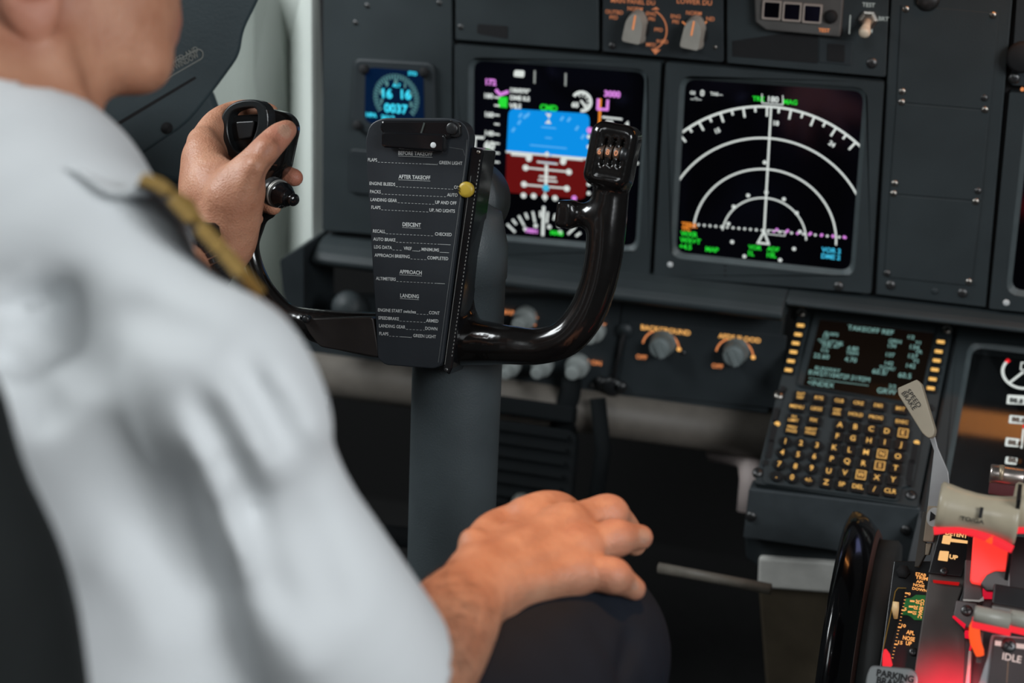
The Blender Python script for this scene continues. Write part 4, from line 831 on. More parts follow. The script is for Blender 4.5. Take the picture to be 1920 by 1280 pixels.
# parking brake handle
fk = qf(1670, 1265, 1.06, (.0, -.80, .60)); pk = thing('parking_brake_lever', 'grey metal parking brake handle lettered PARKING BRAKE at the bottom edge', 'lever', PD(1670, 1270, 1.06))
b = MB(); b.prism(fk, rpoly(pxs(fk, [(1633, 1246), (1712, 1253), (1722, 1268), (1714, 1340), (1616, 1340), (1624, 1268)]), .003), -.004, 0, mat('lever_grey', (.17, .18, .18), .4, metal=.3, var=.1)); b.build('handle', pk, bevel=.001)
b = MB(); b.text(fk, fk.uv(1643, 1266), .0044, 'PARKING', DARK, 'L', -1, .0004, sx=.95, bold=.04); b.text(fk, fk.uv(1643, 1280), .0044, 'BRAKE', DARK, 'L', -1, .0004, sx=.95, bold=.04); b.build('lettering', pk)
b = MB(); b.tube([PD(1664, 1246, 1.075), PD(1662, 1228, 1.08), PD(1660, 1219, 1.085)], [.0034, .0026, .0012], RED, 12); b.build('red_lamp', pk)
# added red spot that throws the glow on the quadrant's foot
l = bpy.data.lights.new('added_red_spot', 'SPOT'); l.energy = 4.0; l.color = (1, .02, .05); l.spot_size = math.radians(52); l.spot_blend = 1; l.shadow_soft_size = .01
o = bpy.data.objects.new('added_red_spot', l); COL.objects.link(o); o.location = PD(1800, 1330, .99).tolist(); o.rotation_euler = (Vector(PD(1775, 1330, 1.1).tolist())-o.location).to_track_quat('-Z', 'Y').to_euler()

# ---------------------------------------------------------------- speed brake lever
sb = thing('speed_brake_lever', 'tan speed brake lever lettered SPEED BRAKE on a grey blade, before the keypad unit', 'lever', PD(1750, 1000, 1.13))
fs = Frame(PD(1715, 770, 1.12), nrm((1, -.15, 0)), nrm((0, .45, .9)))
SBM = mat('lever_tan', (.34, .29, .215), .45, var=.06)
b = MB(); b.prism(fs, rpoly(pxs(fs, [(1683, 727), (1719, 711), (1727, 719), (1753, 806), (1750, 818), (1741, 822), (1729, 812), (1684, 740)]), [.001, .001, .001, .002, .002, .002, .002, .001]), -.010, 0, SBM); b.build('handle', sb, bevel=.0016, seg=3)
ta = np.array(fs.uv(1703, 728)); tb = np.array(fs.uv(1729, 765)); an = math.degrees(math.atan2(*(tb-ta)[::-1])); b = MB(); L_ = float(np.hypot(*(tb-ta)))
b.text(fs, fs.uv(1699, 733), .0034, 'SPEED', DARK, 'L', an, .0004, width=L_*.86, bold=.0); b.text(fs, fs.uv(1690, 737.5), .0034, 'BRAKE', DARK, 'L', an, .0004, width=L_*.86, bold=.0); b.build('lettering', sb)
fb = Frame(PD(1760, 900, 1.13), nrm((1, -.15, 0)), nrm((0, .45, .9)))
b = MB(); b.prism(fb, pxs(fb, [(1743, 822), (1753, 818), (1758, 838), (1778, 884), (1781, 915), (1768, 955), (1739, 950), (1751, 845)]), -.003, 0, mat('blade_grey', (.30, .30, .30), .4, metal=.25, var=.08)); b.build('blade', sb, bevel=.0005)
b = MB(); b.prism(fb, pxs(fb, [z1(232, 510), z1(385, 520), z1(290, 910), z1(182, 900)]), -.004, .002, mat('tan_block', (.30, .24, .17), .5, var=.1)); cl = b.build('collar', sb, bevel=.0008)
c = np.array(fb.uv(*z1(300, 635), .002)); b = MB(); b.prism(fb, [(c[0]+.0052*math.cos(a), c[1]+.0068*math.sin(a)) for a in np.linspace(0, 6.28, 28)[:-1]], .002, .0024, mat('emblem_silver', (.5, .5, .48), .35, metal=.5)); b.flat(fb, pxs(fb, [z1(262, 570), z1(345, 640), z1(248, 682)], .0025), DARK, .0028); b.build('triangle_mark', cl)
b = MB(); b.prism(fb, pxs(fb, [z1(175, 570), z1(228, 580), z1(180, 900), z1(210, 915), z1(200, 1050), z1(130, 1180), z1(80, 1180), z1(140, 770)]), -.008, -.001, mat('bracket_brown', (.05, .042, .033), .5, var=.1)); b.prism(fb, pxs(fb, [z1(210, 920), z1(275, 915), z1(240, 1050), z1(198, 1050)]), -.006, 0, MATS['tan_block']); b.build('slide_bracket', sb, bevel=.0006)

# ================================================================ control column and yoke
_t = math.radians(15); FY0 = Frame(PD(800, 450, 1.17), X3, (0, math.sin(_t), math.cos(_t))); FY = FY0.rot(3)
def yk(px, py, n=0): return FY.at(*FY.uv(px, py, n), n)
def yc(a, b, n=-.012, n2=None): # cone between (px,py,r_px) points
    n2 = n if n2 is None else n2; s = 1.17/F; return Cone(yk(a[0], a[1], n), yk(b[0], b[1], n2), a[2]*s, b[2]*s)
def spline(P, k=6):
    P = np.array(P, float); Q = np.vstack([2*P[0]-P[1], P, 2*P[-1]-P[-2]]); out = []
    for i in range(1, len(Q)-2):
        for t in np.arange(k)/k:
            a, b_, c, d = Q[i-1:i+3]; out.append(.5*((2*b_)+(-a+c)*t+(2*a-5*b_+4*c-d)*t*t+(-a+3*b_-3*c+d)*t**3))
    out.append(P[-1]); return np.array(out)
def chain(P, n=-.012):
    Q = spline([(p[0], p[1], p[2], p[3] if len(p) > 3 else n) for p in P]); return U(0, *[yc(Q[i], Q[i+1], Q[i][3], Q[i+1][3]) for i in range(len(Q)-1)])
YB = mat('yoke_black', (.0065, .0055, .0052), .17, spec=.55, var=.25, vscale=35, bump=.12, bscale=160, coat=.35)
yoke = thing('control_yoke', 'glossy black two-horned control yoke with white-lettered checklist board and yellow disc', 'control yoke', yk(800, 500, -.02))
hubs = U(.006, RBox(yk(835, 470, -.034), [FY.U, FY.V, FY.N], (.026, .072, .018), .012), chain([(862, 350, 46, -.045), (852, 480, 40, -.04), (850, 560, 40, -.035), (852, 630, 48, -.03)]))
right = U(0, chain([(840, 638, 46, -.026), (900, 642, 43, -.02), (950, 646, 37), (1010, 649, 34), (1062, 632, 35), (1097, 592, 35), (1119, 540, 34), (1132, 480, 35), (1137, 430, 36), (1143, 380, 34), (1149, 330, 32)]))
hook = U(.006, yc((1125, 405, 25), (1078, 402, 21)), RBox(yk(1062, 401, -.012), [FY.rot(-4).U, FY.rot(-4).V, FY.N], (.006, .0098, .010), .003))
fh = FY.rot(-9)
hd = RBox(yk(1149, 292, -.008), [fh.U, fh.V, FY.N], (.0168, .0228, .015), .0085)
rec = RBox(yk(1151, 288, .009), [fh.U, fh.V, FY.N], (.0134, .0186, .0034), .0028)
slots = [RBox(yk(x, y, .006), [fh.U, fh.V, FY.N], (.0011, .0100, .006), .0009) for x, y in ((1132, 284), (1148, 285), (1163, 287))]
rhead = Sub(.0006, hd, rec, *slots)
leftc = U(0, chain([(730, 628, 46, -.026), (690, 626, 43, -.02), (610, 614, 35), (545, 594, 24), (508, 560, 21), (483, 515, 18), (469, 462, 18), (478, 420, 20), (490, 380, 22), (497, 340, 28), (505, 300, 32)]))
lhead = U(.008, RBox(yk(512, 268, -.010), [FY.rot(-12).U, FY.rot(-12).V, FY.N], (.0165, .025, .017), .013), yc((478, 250, 30), (500, 290, 34)))
lhook = yc((484, 393, 13), (506, 396, 13))
arms_cut = RBox(yk(640, 560, .02), [FY.rot(-3).U, FY.V, FY.N], (.02, .001, .001), .0005)
ysdf = U(.010, hubs, right, leftc)
ysdf = U(.007, ysdf, hook, lhead, lhook)
ysdf = U(.004, ysdf, rhead)
ybody = netobj('yoke_body', ysdf, .0012, YB, yoke, smooth=2)
# flat front face of the left arm
b = MB(); b.prism(FY, rpoly(pxs(FY, [(566, 597), (700, 594), (712, 670), (600, 650), (580, 625)], .003), .003), -.01, .0035, mat('arm_brown_black', (.016, .013, .012), .35, var=.25, vscale=30)); b.build('arm_cover', yoke, bevel=.001)
b = MB(); b.lathe(yk(574, 598, .006), FY.N, [(.0028, -.004), (.0028, .001), (.0018, .0018)], BLACK, 16); b.lathe(yk(567, 595, .005), FY.N, [(.0018, -.004), (.0018, .001)], BLACK, 12); b.build('arm_rivet', yoke)
# inset dial: three number wheels
fd = Frame(yk(1151, 288, .0055), fh.U, fh.V)
DG = glow('dial_digit', (1, .42, .22), .6); DW = mat('dial_wheel', (.08, .05, .035), .45)
for x, d_, up_ in ((1139, '6', '5'), (1154, '8', ''), (1156, '0', '')): pass
for i, (x, d_) in enumerate(((1127.5, '1'), (1140, '6'), (1156, '8'))): pass
for x, y, d_ in ((1125, 284, '6'), (1140.5, 285, '8'), (1156, 287, '0')):
    uv = fd.uv(x, y); b = MB(); c = fd.at(uv[0], uv[1], -.0038); b.lathe(c, fd.U, [(.0052, -.0022), (.0052, .0022)], DW, 20); w = b.build('number_wheel', yoke); b = MB(); b.text(fd, (uv[0], uv[1]-.0018), (.0038), d_, DG, 'C', 0, .0018, bold=.03); b.build('digit', w, )
b = MB(); uv = fd.uv(1169, 290); b.lathe(fd.at(uv[0], uv[1], -.003), fd.U, [(.0055, -.002), (.0055, .0015), (.004, .003)], BLACK, 16); b.build('dial_thumbwheel', yoke)
# left grip switch guard and trim button
GO = [(441, 189), (482, 185), (499, 197), (505, 212), (505, 240), (492, 277), (472, 302), (455, 308), (431, 296), (417, 270), (412, 235), (420, 208)]
GI = [(446, 204), (477, 200), (484, 207), (485, 233), (475, 264), (460, 284), (447, 286), (434, 270), (427, 240), (432, 214)]
def smooth_loop(P, k=4):
    P = np.array(P, float); 
    for _ in range(2): P = np.array([q for i in range(len(P)) for q in (P[i]*.75+P[(i+1) % len(P)]*.25, P[i]*.25+P[(i+1) % len(P)]*.75)])
    return P
def resample(P, n):
    P = np.vstack([P, P[:1]]); s = np.r_[0, np.cumsum(np.hypot(*np.diff(P, axis=0).T))]; t = np.linspace(0, s[-1], n+1)[:-1]; return np.stack([np.interp(t, s, P[:, 0]), np.interp(t, s, P[:, 1])], 1)
fg = Frame(yk(458, 245, .018), nrm(FY.U*1-FY.N*.0), FY.V)
go = resample(smooth_loop(pxs(fg, GO)), 48); gi_ = resample(smooth_loop(pxs(fg, GI)), 48)
k = int(np.argmin(((gi_-gi_.mean(0))/np.linalg.norm(gi_-gi_.mean(0), axis=1)[:, None]-(go[0]-go.mean(0))/np.linalg.norm(go[0]-go.mean(0)))[:, 0]**2+((gi_-gi_.mean(0))/np.linalg.norm(gi_-gi_.mean(0), axis=1)[:, None]-(go[0]-go.mean(0))/np.linalg.norm(go[0]-go.mean(0)))[:, 1]**2)); gi_ = np.roll(gi_, -k, 0)
b = MB(); b.ring(fg, [tuple(p) for p in go], [tuple(p) for p in gi_], -.012, .002, mat('guard_black', (.012, .014, .015), .32, var=.15)); b.build('switch_guard', yoke, bevel=.0016, seg=3)
b = MB(); b.prism(fg, pxs(fg, [(430, 216), (486, 213), (484, 240), (470, 276), (455, 290), (445, 288), (432, 270), (425, 240)]), -.016, -.006, BLACK); b.prism(fg, rpoly(pxs(fg, [(440, 228), (476, 226), (470, 258), (446, 262)]), .002), -.006, -.001, BLACK); b.build('rocker_switch', yoke, bevel=.0012)
ba = nrm(X3*.80-Y3*.45-Z3*.02); bc = PD(510, 358, 1.150)
b = MB(); b.lathe(bc, ba, [(.0105, 0), (.0105, .006), (.0100, .0068)], BLACK, 30); b.lathe(bc+ba*.0068, ba, [(.0099, 0), (.0103, .0006), (.0103, .0016), (.0098, .0020)], SIL, 30)
b.lathe(bc+ba*.0088, ba, [(.0094, 0), (.0094, .005), (.0070, .0075), (.0070, .010), (.0058, .0115), (.0052, .0130), (.0032, .0132), (.0030, .0150), (.0042, .0156), (.0046, .0180), (.0036, .0196), (.001, .020)], RUB, 30); b.build('trim_button', yoke)
# checklist board
PLM = mat('checklist_board', (.020, .024, .029), .42, spec=.4, var=.10, vscale=30, bump=.1)
PO = [(693, 232), (716, 221), (848, 221), (872, 231), (881, 254), (828, 683), (815, 691), (722, 684), (708, 672), (685, 262)]
b = MB(); b.prism(FY, rpoly(pxs(FY, PO, .004), [.006, .006, .006, .006, .004, .003, .003, .003, .003, .003], 4), -.010, .004, PLM); cb = b.build('checklist_board', yoke, bevel=.0008, label='dark board with white printed checklist')
FT = FY.up(.004); b = MB(); PW = mat('print_white', (.56, .58, .57), .6, var=.08)
tang = math.degrees(math.atan2(*(np.array(FT.uv(867, 306))-np.array(FT.uv(690, 299.5)))[::-1]))
sxx = .86
def tw_(st, h): V, _, x0, x1 = glyphs(st, .012); return (x1-x0)*h/caph()*sxx
def row(lx_, ly, rx, ry, left, right='', dash=True, pre=''):
    A_ = np.array(FT.uv(lx_, ly+2.7)); B_ = np.array(FT.uv(rx, ry+2.7)); d = (B_-A_)/np.hypot(*(B_-A_)); an = math.degrees(math.atan2(d[1], d[0])); h = .0024; L = np.hypot(*(B_-A_))
    b.text(FT, A_, h, left, PW, 'L', an, .0002, bold=.012, sx=sxx); wl_ = tw_(left, h)+.0006
    wr = 0
    if right: wr = tw_(right, h)+.0006; b.text(FT, B_-d*(wr-.0006), h, right, PW, 'L', an, .0002, bold=.012, sx=sxx)
    x = wl_; end = L-wr
    sol = end-pre if pre else end
    while x < sol-.0004: b.stroke(FT, [A_+d*x+(0, -.0004), A_+d*min(x+.0015, sol)+(0, -.0004)], .00022, PW, .0002); x += .0027
    if pre: b.stroke(FT, [A_+d*sol+(0, -.0004), A_+d*(end-(.0016 if right else 0))+(0, -.0004)], .00026, PW, .0002)
    if pre and right: b.stroke(FT, [A_+d*(end-.0008)+(0, .0), A_+d*(end-.0011)+(0, -.0007)], .0003, PW, .0002)
def head_(px, py, st, h=.0028):
    A_ = np.array(FT.uv(px, py+3)); b.text(FT, A_, h, st, PW, 'C', tang, .0002, bold=.022, sx=sxx); V, _, x0, x1 = glyphs(st, .022); w = (x1-x0)*h/caph()*sxx; d = np.array((math.cos(math.radians(tang)), math.sin(math.radians(tang)))); b.stroke(FT, [A_-d*w/2+(0, -.0010), A_+d*w/2+(0, -.0010)], .00022, PW, .0002)
for px, py, st in ((778.8, 288, 'BEFORE TAKEOFF'), (777, 332.5, 'AFTER TAKEOFF'), (772, 421.5, 'DESCENT'), (770, 510.5, 'APPROACH'), (768, 555, 'LANDING')): head_(px, py, st)
row(690, 299.5, 867, 306.5, 'FLAPS', 'GREEN LIGHT', pre=.010); row(693, 343.7, 862, 351.5, 'ENGINE BLEEDS', 'ON'); row(694, 359, 858, 366, 'PACKS', 'AUTO'); row(695, 374, 856, 381, 'LANDING GEAR', 'UP AND OFF'); row(696.5, 388.5, 853, 396, 'FLAPS', 'UP, NO LIGHTS')
row(699.5, 433, 847, 440, 'RECALL', 'CHECKED'); row(700, 448, 845, 455, 'AUTO BRAKE', '', pre=.008); row(701.6, 462.7, 755, 465.5, 'LDG DATA'); row(757, 465.2, 787, 467, 'VREF', '', pre=.0046); row(787, 467, 842, 470, ', MINIMUMS', '', pre=.006); row(702.5, 478, 840.5, 485, 'APPROACH BRIEFING', 'COMPLETED')
row(705, 521.7, 834, 528, 'ALTIMETERS', '', pre=.006)
row(708.8, 580.8, 824.4, 587, 'ENGINE START switches', 'CONT'); row(709.6, 595.6, 822, 602, 'SPEEDBRAKE', 'ARMED'); row(711, 610.3, 820, 616.7, 'LANDING GEAR', 'DOWN'); row(711.3, 625, 817.6, 631.4, 'FLAPS', 'GREEN LIGHT', pre=.009)
b.build('lettering', cb)
b = MB(); GL = mat('edge_line_grey', (.16, .17, .17), .5); b.stroke(FT, pxs(FT, [(876, 262), (873, 300), (822, 679)]), .0003, GL, .0003); b.stroke(FT, pxs(FT, [(842, 276), (868, 280), (872, 292)]), .0002, GL, .0002); b.build('edge_line', cb)
# spring clip across the top
b = MB(); b.prism(FY, rpoly(pxs(FY, [(716, 226), (846, 226), (858, 238), (838, 262), (722, 256), (712, 240)], .010), .002), .003, .011, RUB); b.build('clip_body', yoke, bevel=.0015)
b = MB(); b.prism(FY, rpoly(pxs(FY, [(716, 246), (836, 251), (834, 286), (775, 281), (716, 276)], .012), .003), .006, .0135, RUB); fl = b.build('clip_flap', yoke, bevel=.0018, seg=3)
b = MB(); b.box(FY.at(*FY.uv(792, 240, .012), .0113), nrm(FY.V+FY.U*.3), nrm(FY.U-FY.V*.3), FY.N, .008, .0012, .0006, mat('clip_stripe', (.05, .06, .055), .4)); b.build('clip_stripe', yoke)
b = MB(); b.lathe(FY.at(*FY.uv(812, 272, .014), .0135), FY.N, [(.0021, -.001), (.0021, .0004), (.0016, .0007)], WHITE, 24); b.build('white_dot', fl)
b = MB(); b.prism(FY, rpoly(pxs(FY, [(836, 226), (862, 229), (864, 252), (858, 258), (832, 254)], .008), .002), .003, .009, BLACK); b.lathe(FY.at(*FY.uv(848, 241, .010), .009), FY.N, [(.0046, -.002), (.0046, .002), (.0036, .0026), (.001, .0026)], BLACK, 26); b.build('clip_hinge', yoke, bevel=.0006)
for x, y in ((846, 228), (862, 236)): b = MB(); b.lathe(FY.at(*FY.uv(x, y, .008), .008), FY.N, [(.0008, -.001), (.0008, .0006)], METAL, 10); b.build('clip_pin', yoke)
# side binding with stitched edge
b = MB(); b.prism(FY, pxs(FY, [(884, 275), (898, 279), (907, 283), (848, 690), (842, 703), (829, 692), (832, 680)], .000), -.030, .0005, RUB); sbd = b.build('side_binding', yoke, bevel=.0012)
b = MB(); A_ = np.array(FY.uv(900, 300, .0006)); B_ = np.array(FY.uv(847, 672, .0006))
for i in range(52):
    t_ = i/52; b.stroke(FY, [A_+(B_-A_)*t_, A_+(B_-A_)*(t_+.007)], .0006, mat('stitch_grey', (.22, .22, .21), .6), .0009)
b.build('stitching', sbd)
b = MB(); b.stroke(FY, pxs(FY, [(883, 330), (856, 520), (834, 683)], .001), .0004, mat('stitch_grey', (.2, .2, .2)), .0009); b.build('edge_wire', sbd)
screw(FY, FY.uv(836, 693, .001), .0018, yoke, True, .0012); screw(FY, FY.uv(897, 285, .001), .0016, yoke, False, .0012)
# yellow disc
b = MB(); b.lathe(FY.at(*FY.uv(872.5, 355.5, .008), .005), FY.N, [(.0056, -.002), (.0058, .0016), (.0050, .0028), (.0030, .0032), (.0001, .0032)], mat('yellow_disc', (.48, .33, .035), .38, var=.08), 32); yd = b.build('yellow_disc', yoke)
b = MB(); f_ = Frame(FY.at(*FY.uv(872.5, 355.5, .008), .0083), FY.U, FY.V); 
for u, v in ((-.0052, .0012), (-.0052, -.0006)): b.box(f_.at(u, v, -.001), f_.U, f_.V, f_.N, .0012, .0010, .003, BLACK)
b.build('notch', yd)

# column
CM_ = mat('column_grey', (.058, .072, .078), .48, var=.10, vscale=25, bump=.35, bscale=700)
col = thing('control_column', 'thick grey upright tube carrying the yoke down into the footwell', 'control column', PD(848, 900, 1.30))
c0 = PD(857, 690, 1.245); up = nrm((.012, math.sin(math.radians(4)), math.cos(math.radians(4))))
b = MB(); b.tube([c0-up*.62, c0-up*.3, c0, c0+up*.075, c0+up*.0755, c0+up*.1, c0+up*.125, c0+up*.135], [.0350, .0350, .0350, .0348, .0358, .0356, .030, .012], CM_, 64); b.build('tube', col)
hc_ = yk(858, 374, -.055)
b = MB(); b.lathe(hc_, FY.N, [(.001, -.045), (.026, -.045), (.030, -.040), (.031, -.012), (.029, -.003), (.001, -.002)], CM_, 48); b.build('pivot_housing', col)
fcs = Frame(PD(903, 518, 1.215), nrm(X3*.7+Y3*.7), Z3); screw(fcs, (0, 0), .0048, col, True, 0)

# ================================================================ the pilot
def M3(px, py, d, r): return (*PD(px, py, d), r*d/F)
def limb(P, k=5):
    """tapered limb through (px, py, depth, radius px)"""
    Q = spline([M3(*p) for p in P], k); return U(0, *[Cone(Q[i][:3], Q[i+1][:3], Q[i][3], Q[i+1][3]) for i in range(len(Q)-1)])
def cone4(a, b): a = M3(*a); b = M3(*b); return Cone(a[:3], b[:3], a[3], b[3])
def ball(px, py, d, r): p = M3(px, py, d, r); return Cone(p[:3], np.array(p[:3])+1e-5, p[3], p[3])

def skinmat():
    m = bpy.data.materials.new('skin'); m.use_nodes = True; nt = m.node_tree; b = nt.nodes['Principled BSDF']; L = nt.links
    tc = nt.nodes.new('ShaderNodeTexCoord'); n = nt.nodes.new('ShaderNodeTexNoise'); n.inputs['Scale'].default_value = 45; n.inputs['Detail'].default_value = 5; L.new(tc.outputs['Object'], n.inputs['Vector'])
    r = nt.nodes.new('ShaderNodeValToRGB'); r.color_ramp.elements[0].position = .3; r.color_ramp.elements[1].position = .72
    r.color_ramp.elements[0].color = (.44, .19, .110, 1); r.color_ramp.elements[1].color = (.60, .305, .190, 1); L.new(n.outputs['Fac'], r.inputs['Fac'])
    a = nt.nodes.new('ShaderNodeAttribute'); a.attribute_name = 'red'; mx = nt.nodes.new('ShaderNodeMix'); mx.data_type = 'RGBA'; L.new(a.outputs['Fac'], mx.inputs[0]); L.new(r.outputs['Color'], mx.inputs[6]); mx.inputs[7].default_value = (.50, .16, .12, 1)
    a2 = nt.nodes.new('ShaderNodeAttribute'); a2.attribute_name = 'nail'; mx2 = nt.nodes.new('ShaderNodeMix'); mx2.data_type = 'RGBA'; L.new(a2.outputs['Fac'], mx2.inputs[0]); L.new(mx.outputs[2], mx2.inputs[6]); mx2.inputs[7].default_value = (.53, .30, .21, 1)
    L.new(mx2.outputs[2], b.inputs['Base Color']); b.inputs['Roughness'].default_value = .5
    rr = nt.nodes.new('ShaderNodeMapRange'); rr.inputs['To Min'].default_value = .52; rr.inputs['To Max'].default_value = .25; L.new(a2.outputs['Fac'], rr.inputs['Value']); L.new(rr.outputs['Result'], b.inputs['Roughness'])
    b.inputs['Subsurface Weight'].default_value = .12; b.inputs['Subsurface Radius'].default_value = (1, .35, .2); b.inputs['Subsurface Scale'].default_value = .004
    v = nt.nodes.new('ShaderNodeTexVoronoi'); v.inputs['Scale'].default_value = 650; L.new(tc.outputs['Object'], v.inputs['Vector'])
    n2 = nt.nodes.new('ShaderNodeTexNoise'); n2.inputs['Scale'].default_value = 160; n2.inputs['Detail'].default_value = 6; L.new(tc.outputs['Object'], n2.inputs['Vector'])
    ad = nt.nodes.new('ShaderNodeMath'); ad.operation = 'MULTIPLY_ADD'; ad.inputs[1].default_value = .35; L.new(v.outputs['Distance'], ad.inputs[0]); L.new(n2.outputs['Fac'], ad.inputs[2])
    bp = nt.nodes.new('ShaderNodeBump'); bp.inputs['Strength'].default_value = .8; bp.inputs['Distance'].default_value = .0009; L.new(ad.outputs[0], bp.inputs['Height']); L.new(bp.outputs['Normal'], b.inputs['Normal'])
    return m
SKIN = skinmat()
pilot = thing('person', 'person in white short-sleeved shirt, seen from behind, one hand on the yoke', 'person', PD(300, 1000, .8))

# --- right hand on the knee (four fingers seen, thumb under the inner side)
wrR = (900, 1098, .925)
RH = {}
def finger(P): return limb(P, 4)
r_index = finger([(985, 968, .995, 38), (1022, 952, 1.012, 33), (1055, 952, 1.030, 28), (1085, 975, 1.055, 23), (1098, 1010, 1.065, 20)])
r_mid = finger([(1058, 992, .988, 40), (1100, 970, 1.002, 34), (1142, 964, 1.016, 31), (1172, 988, 1.030, 27), (1190, 1020, 1.038, 23)])
r_ring = finger([(1080, 1034, .972, 38), (1118, 1018, .978, 33), (1148, 1012, .982, 31), (1180, 1007, .990, 27), (1201, 1007, .996, 24)])
r_pink = finger([(1070, 1075, .956, 36), (1110, 1074, .953, 31), (1146, 1080, .953, 29), (1172, 1093, .960, 26), (1190, 1104, .966, 22)])
r_thumb = finger([(890, 1022, .945, 27), (915, 990, .975, 27), (950, 975, 1.005, 26), (985, 985, 1.03, 23), (1010, 1000, 1.045, 18)])
palm = U(.012, cone4((893, 1062, .930, 42), (1005, 985, .998, 38)), cone4((905, 1082, .926, 46), (1060, 1000, .992, 38)), cone4((915, 1105, .922, 46), (1082, 1035, .974, 36)), cone4((925, 1122, .920, 42), (1070, 1075, .958, 34)), cone4((930, 1090, .945, 45), (1040, 1050, .99, 45)))
r_fore = limb([(905, 1100, .924, 58), (878, 1120, .910, 72), (845, 1165, .885, 92), (800, 1230, .855, 108), (735, 1315, .82, 120), (670, 1400, .79, 128)])
bump = ball(884, 1012, .938, 19); bump2 = ball(935, 1130, .915, 30)
veins = U(.0, *[cone4((*a, 7), (*b, 7)) for a, b in (((940, 1020, .940), (985, 1030, .942)), ((985, 1030, .942), (1025, 1010, .952)), ((985, 1030, .942), (1020, 1050, .946)), ((930, 1090, .905), (985, 1085, .920)), ((985, 1085, .920), (1040, 1052, .940)), ((1040, 1052, .940), (1090, 1050, .950)), ((950, 985, .960), (990, 990, .966)))])
tend = U(.0, cone4((930, 1050, .925, 22), (1060, 990, .984, 34)), cone4((940, 1075, .918, 22), (1084, 1033, .966, 33)), cone4((945, 1100, .912, 22), (1074, 1074, .949, 30)))
kn = U(.0, ball(1145, 962, 1.010, 30), ball(1155, 1006, .980, 29), ball(1150, 1078, .949, 28), ball(1062, 985, .980, 36), ball(1084, 1030, .964, 35), ball(1074, 1072, .948, 33))
rhand = palm
for fgr in (r_thumb, r_index, r_mid, r_ring, r_pink): rhand = U(.007, rhand, fgr)
rhand = U(.010, rhand, kn); rhand = U(.012, rhand, tend); rhand = U(.014, rhand, r_fore); rhand = U(.009, rhand, bump, bump2); rhand = U(.003, rhand, veins)

# --- left hand gripping the left horn
l_thumb = finger([(432, 372, 1.115, 42), (452, 335, 1.112, 37), (478, 303, 1.112, 30), (502, 276, 1.115, 27.5), (522, 256, 1.120, 25), (537, 244, 1.128, 20)])
l_index = finger([(381, 264, 1.180, 27), (408, 228, 1.196, 25), (445, 209, 1.210, 21), (485, 206, 1.218, 18), (508, 209, 1.222, 14)])
l_mid = finger([(392, 290, 1.185, 33), (425, 285, 1.215, 26), (475, 300, 1.235, 22), (520, 322, 1.230, 20), (552, 333, 1.222, 17)])
l_ring = finger([(382, 330, 1.180, 32), (425, 340, 1.205, 25), (465, 362, 1.212, 22), (495, 378, 1.205, 19), (512, 388, 1.200, 16)])
l_pink = finger([(378, 370, 1.170, 30), (420, 385, 1.190, 23), (455, 402, 1.192, 19), (478, 410, 1.188, 16)])
l_palm = U(.014, cone4((405, 455, 1.140, 50), (380, 272, 1.172, 27)), cone4((402, 455, 1.140, 50), (390, 310, 1.160, 36)), cone4((415, 450, 1.135, 50), (378, 350, 1.160, 34)), cone4((425, 440, 1.130, 46), (437, 370, 1.115, 46)), cone4((440, 400, 1.125, 44), (455, 350, 1.122, 40)), ball(394, 352, 1.145, 42), cone4((405, 358, 1.128, 32), (378, 292, 1.16, 26)))
l_web = cone4((415, 322, 1.140, 20), (455, 332, 1.122, 20))
l_fore = limb([(415, 440, 1.138, 50), (402, 480, 1.130, 44), (360, 500, 1.112, 46), (260, 550, 1.07, 58), (120, 620, 1.01, 72), (-80, 720, .96, 84)])
l_kn = U(0, ball(500, 281, 1.104, 22), ball(379, 262, 1.170, 22), ball(376, 298, 1.160, 22))
lt = U(0, cone4((428, 430, 1.112, 10), (478, 312, 1.096, 18)), cone4((400, 420, 1.115, 10), (380, 275, 1.160, 13)))
lhand = l_palm
for fgr in (l_index, l_mid, l_ring, l_pink, l_thumb): lhand = U(.006, lhand, fgr)
lhand = U(.010, lhand, l_web); lhand = U(.006, lhand, l_kn); lhand = U(.010, lhand, lt); lhand = U(.012, lhand, l_fore)

# --- head, neck, torso core, upper arms
face = U(.012, cone4((60, -150, .85, 300), (165, 5, .86, 168)), cone4((100, -60, .86, 220), (190, 45, .86, 125)), cone4((120, 55, .832, 84), (255, 112, .85, 50)), ball(268, 120, .858, 46))
lips = U(.002, cone4((290, 30, .862, 32), (322, 40, .868, 15)), cone4((285, 66, .862, 30), (317, 66, .868, 14)), cone4((270, 0, .87, 60), (335, -45, .88, 18)), ball(296, 30, .872, 38))
neck = U(.014, cone4((20, 60, .84, 160), (-10, 330, .80, 172)), cone4((90, 95, .800, 34), (140, 240, .800, 26)), cone4((140, 120, .84, 55), (140, 225, .83, 40)))
ear = Sub(.004, U(.006, Ell(PD(50, -40, .785), [RT*.9+FW*.45+UP*.2, UP-RT*.2, FW-RT*.45], (.017, .030, .008)), ball(66, -4, .79, 22)), ball(52, -45, .778, 42))
earhole = ball(86, -18, .785, 10)
skull = Ell(PD(20, -230, .86), [RT, UP, FW], (.088, .105, .095))
torso = U(.03, limb([(15, 330, .80, 150), (60, 600, .80, 240), (80, 900, .80, 270), (120, 1300, .82, 280)], 2), limb([(15, 360, .80, 110), (250, 520, .76, 110), (430, 690, .70, 115)], 3), cone4((15, 360, .82, 110), (-480, 560, .90, 130)))
uparm = limb([(430, 690, .70, 125), (470, 850, .71, 120), (540, 1100, .73, 118), (610, 1300, .76, 120), (670, 1400, .79, 118)], 3)
luparm = limb([(-480, 560, .90, 130), (-400, 700, .93, 110), (-80, 720, .96, 82)], 3)
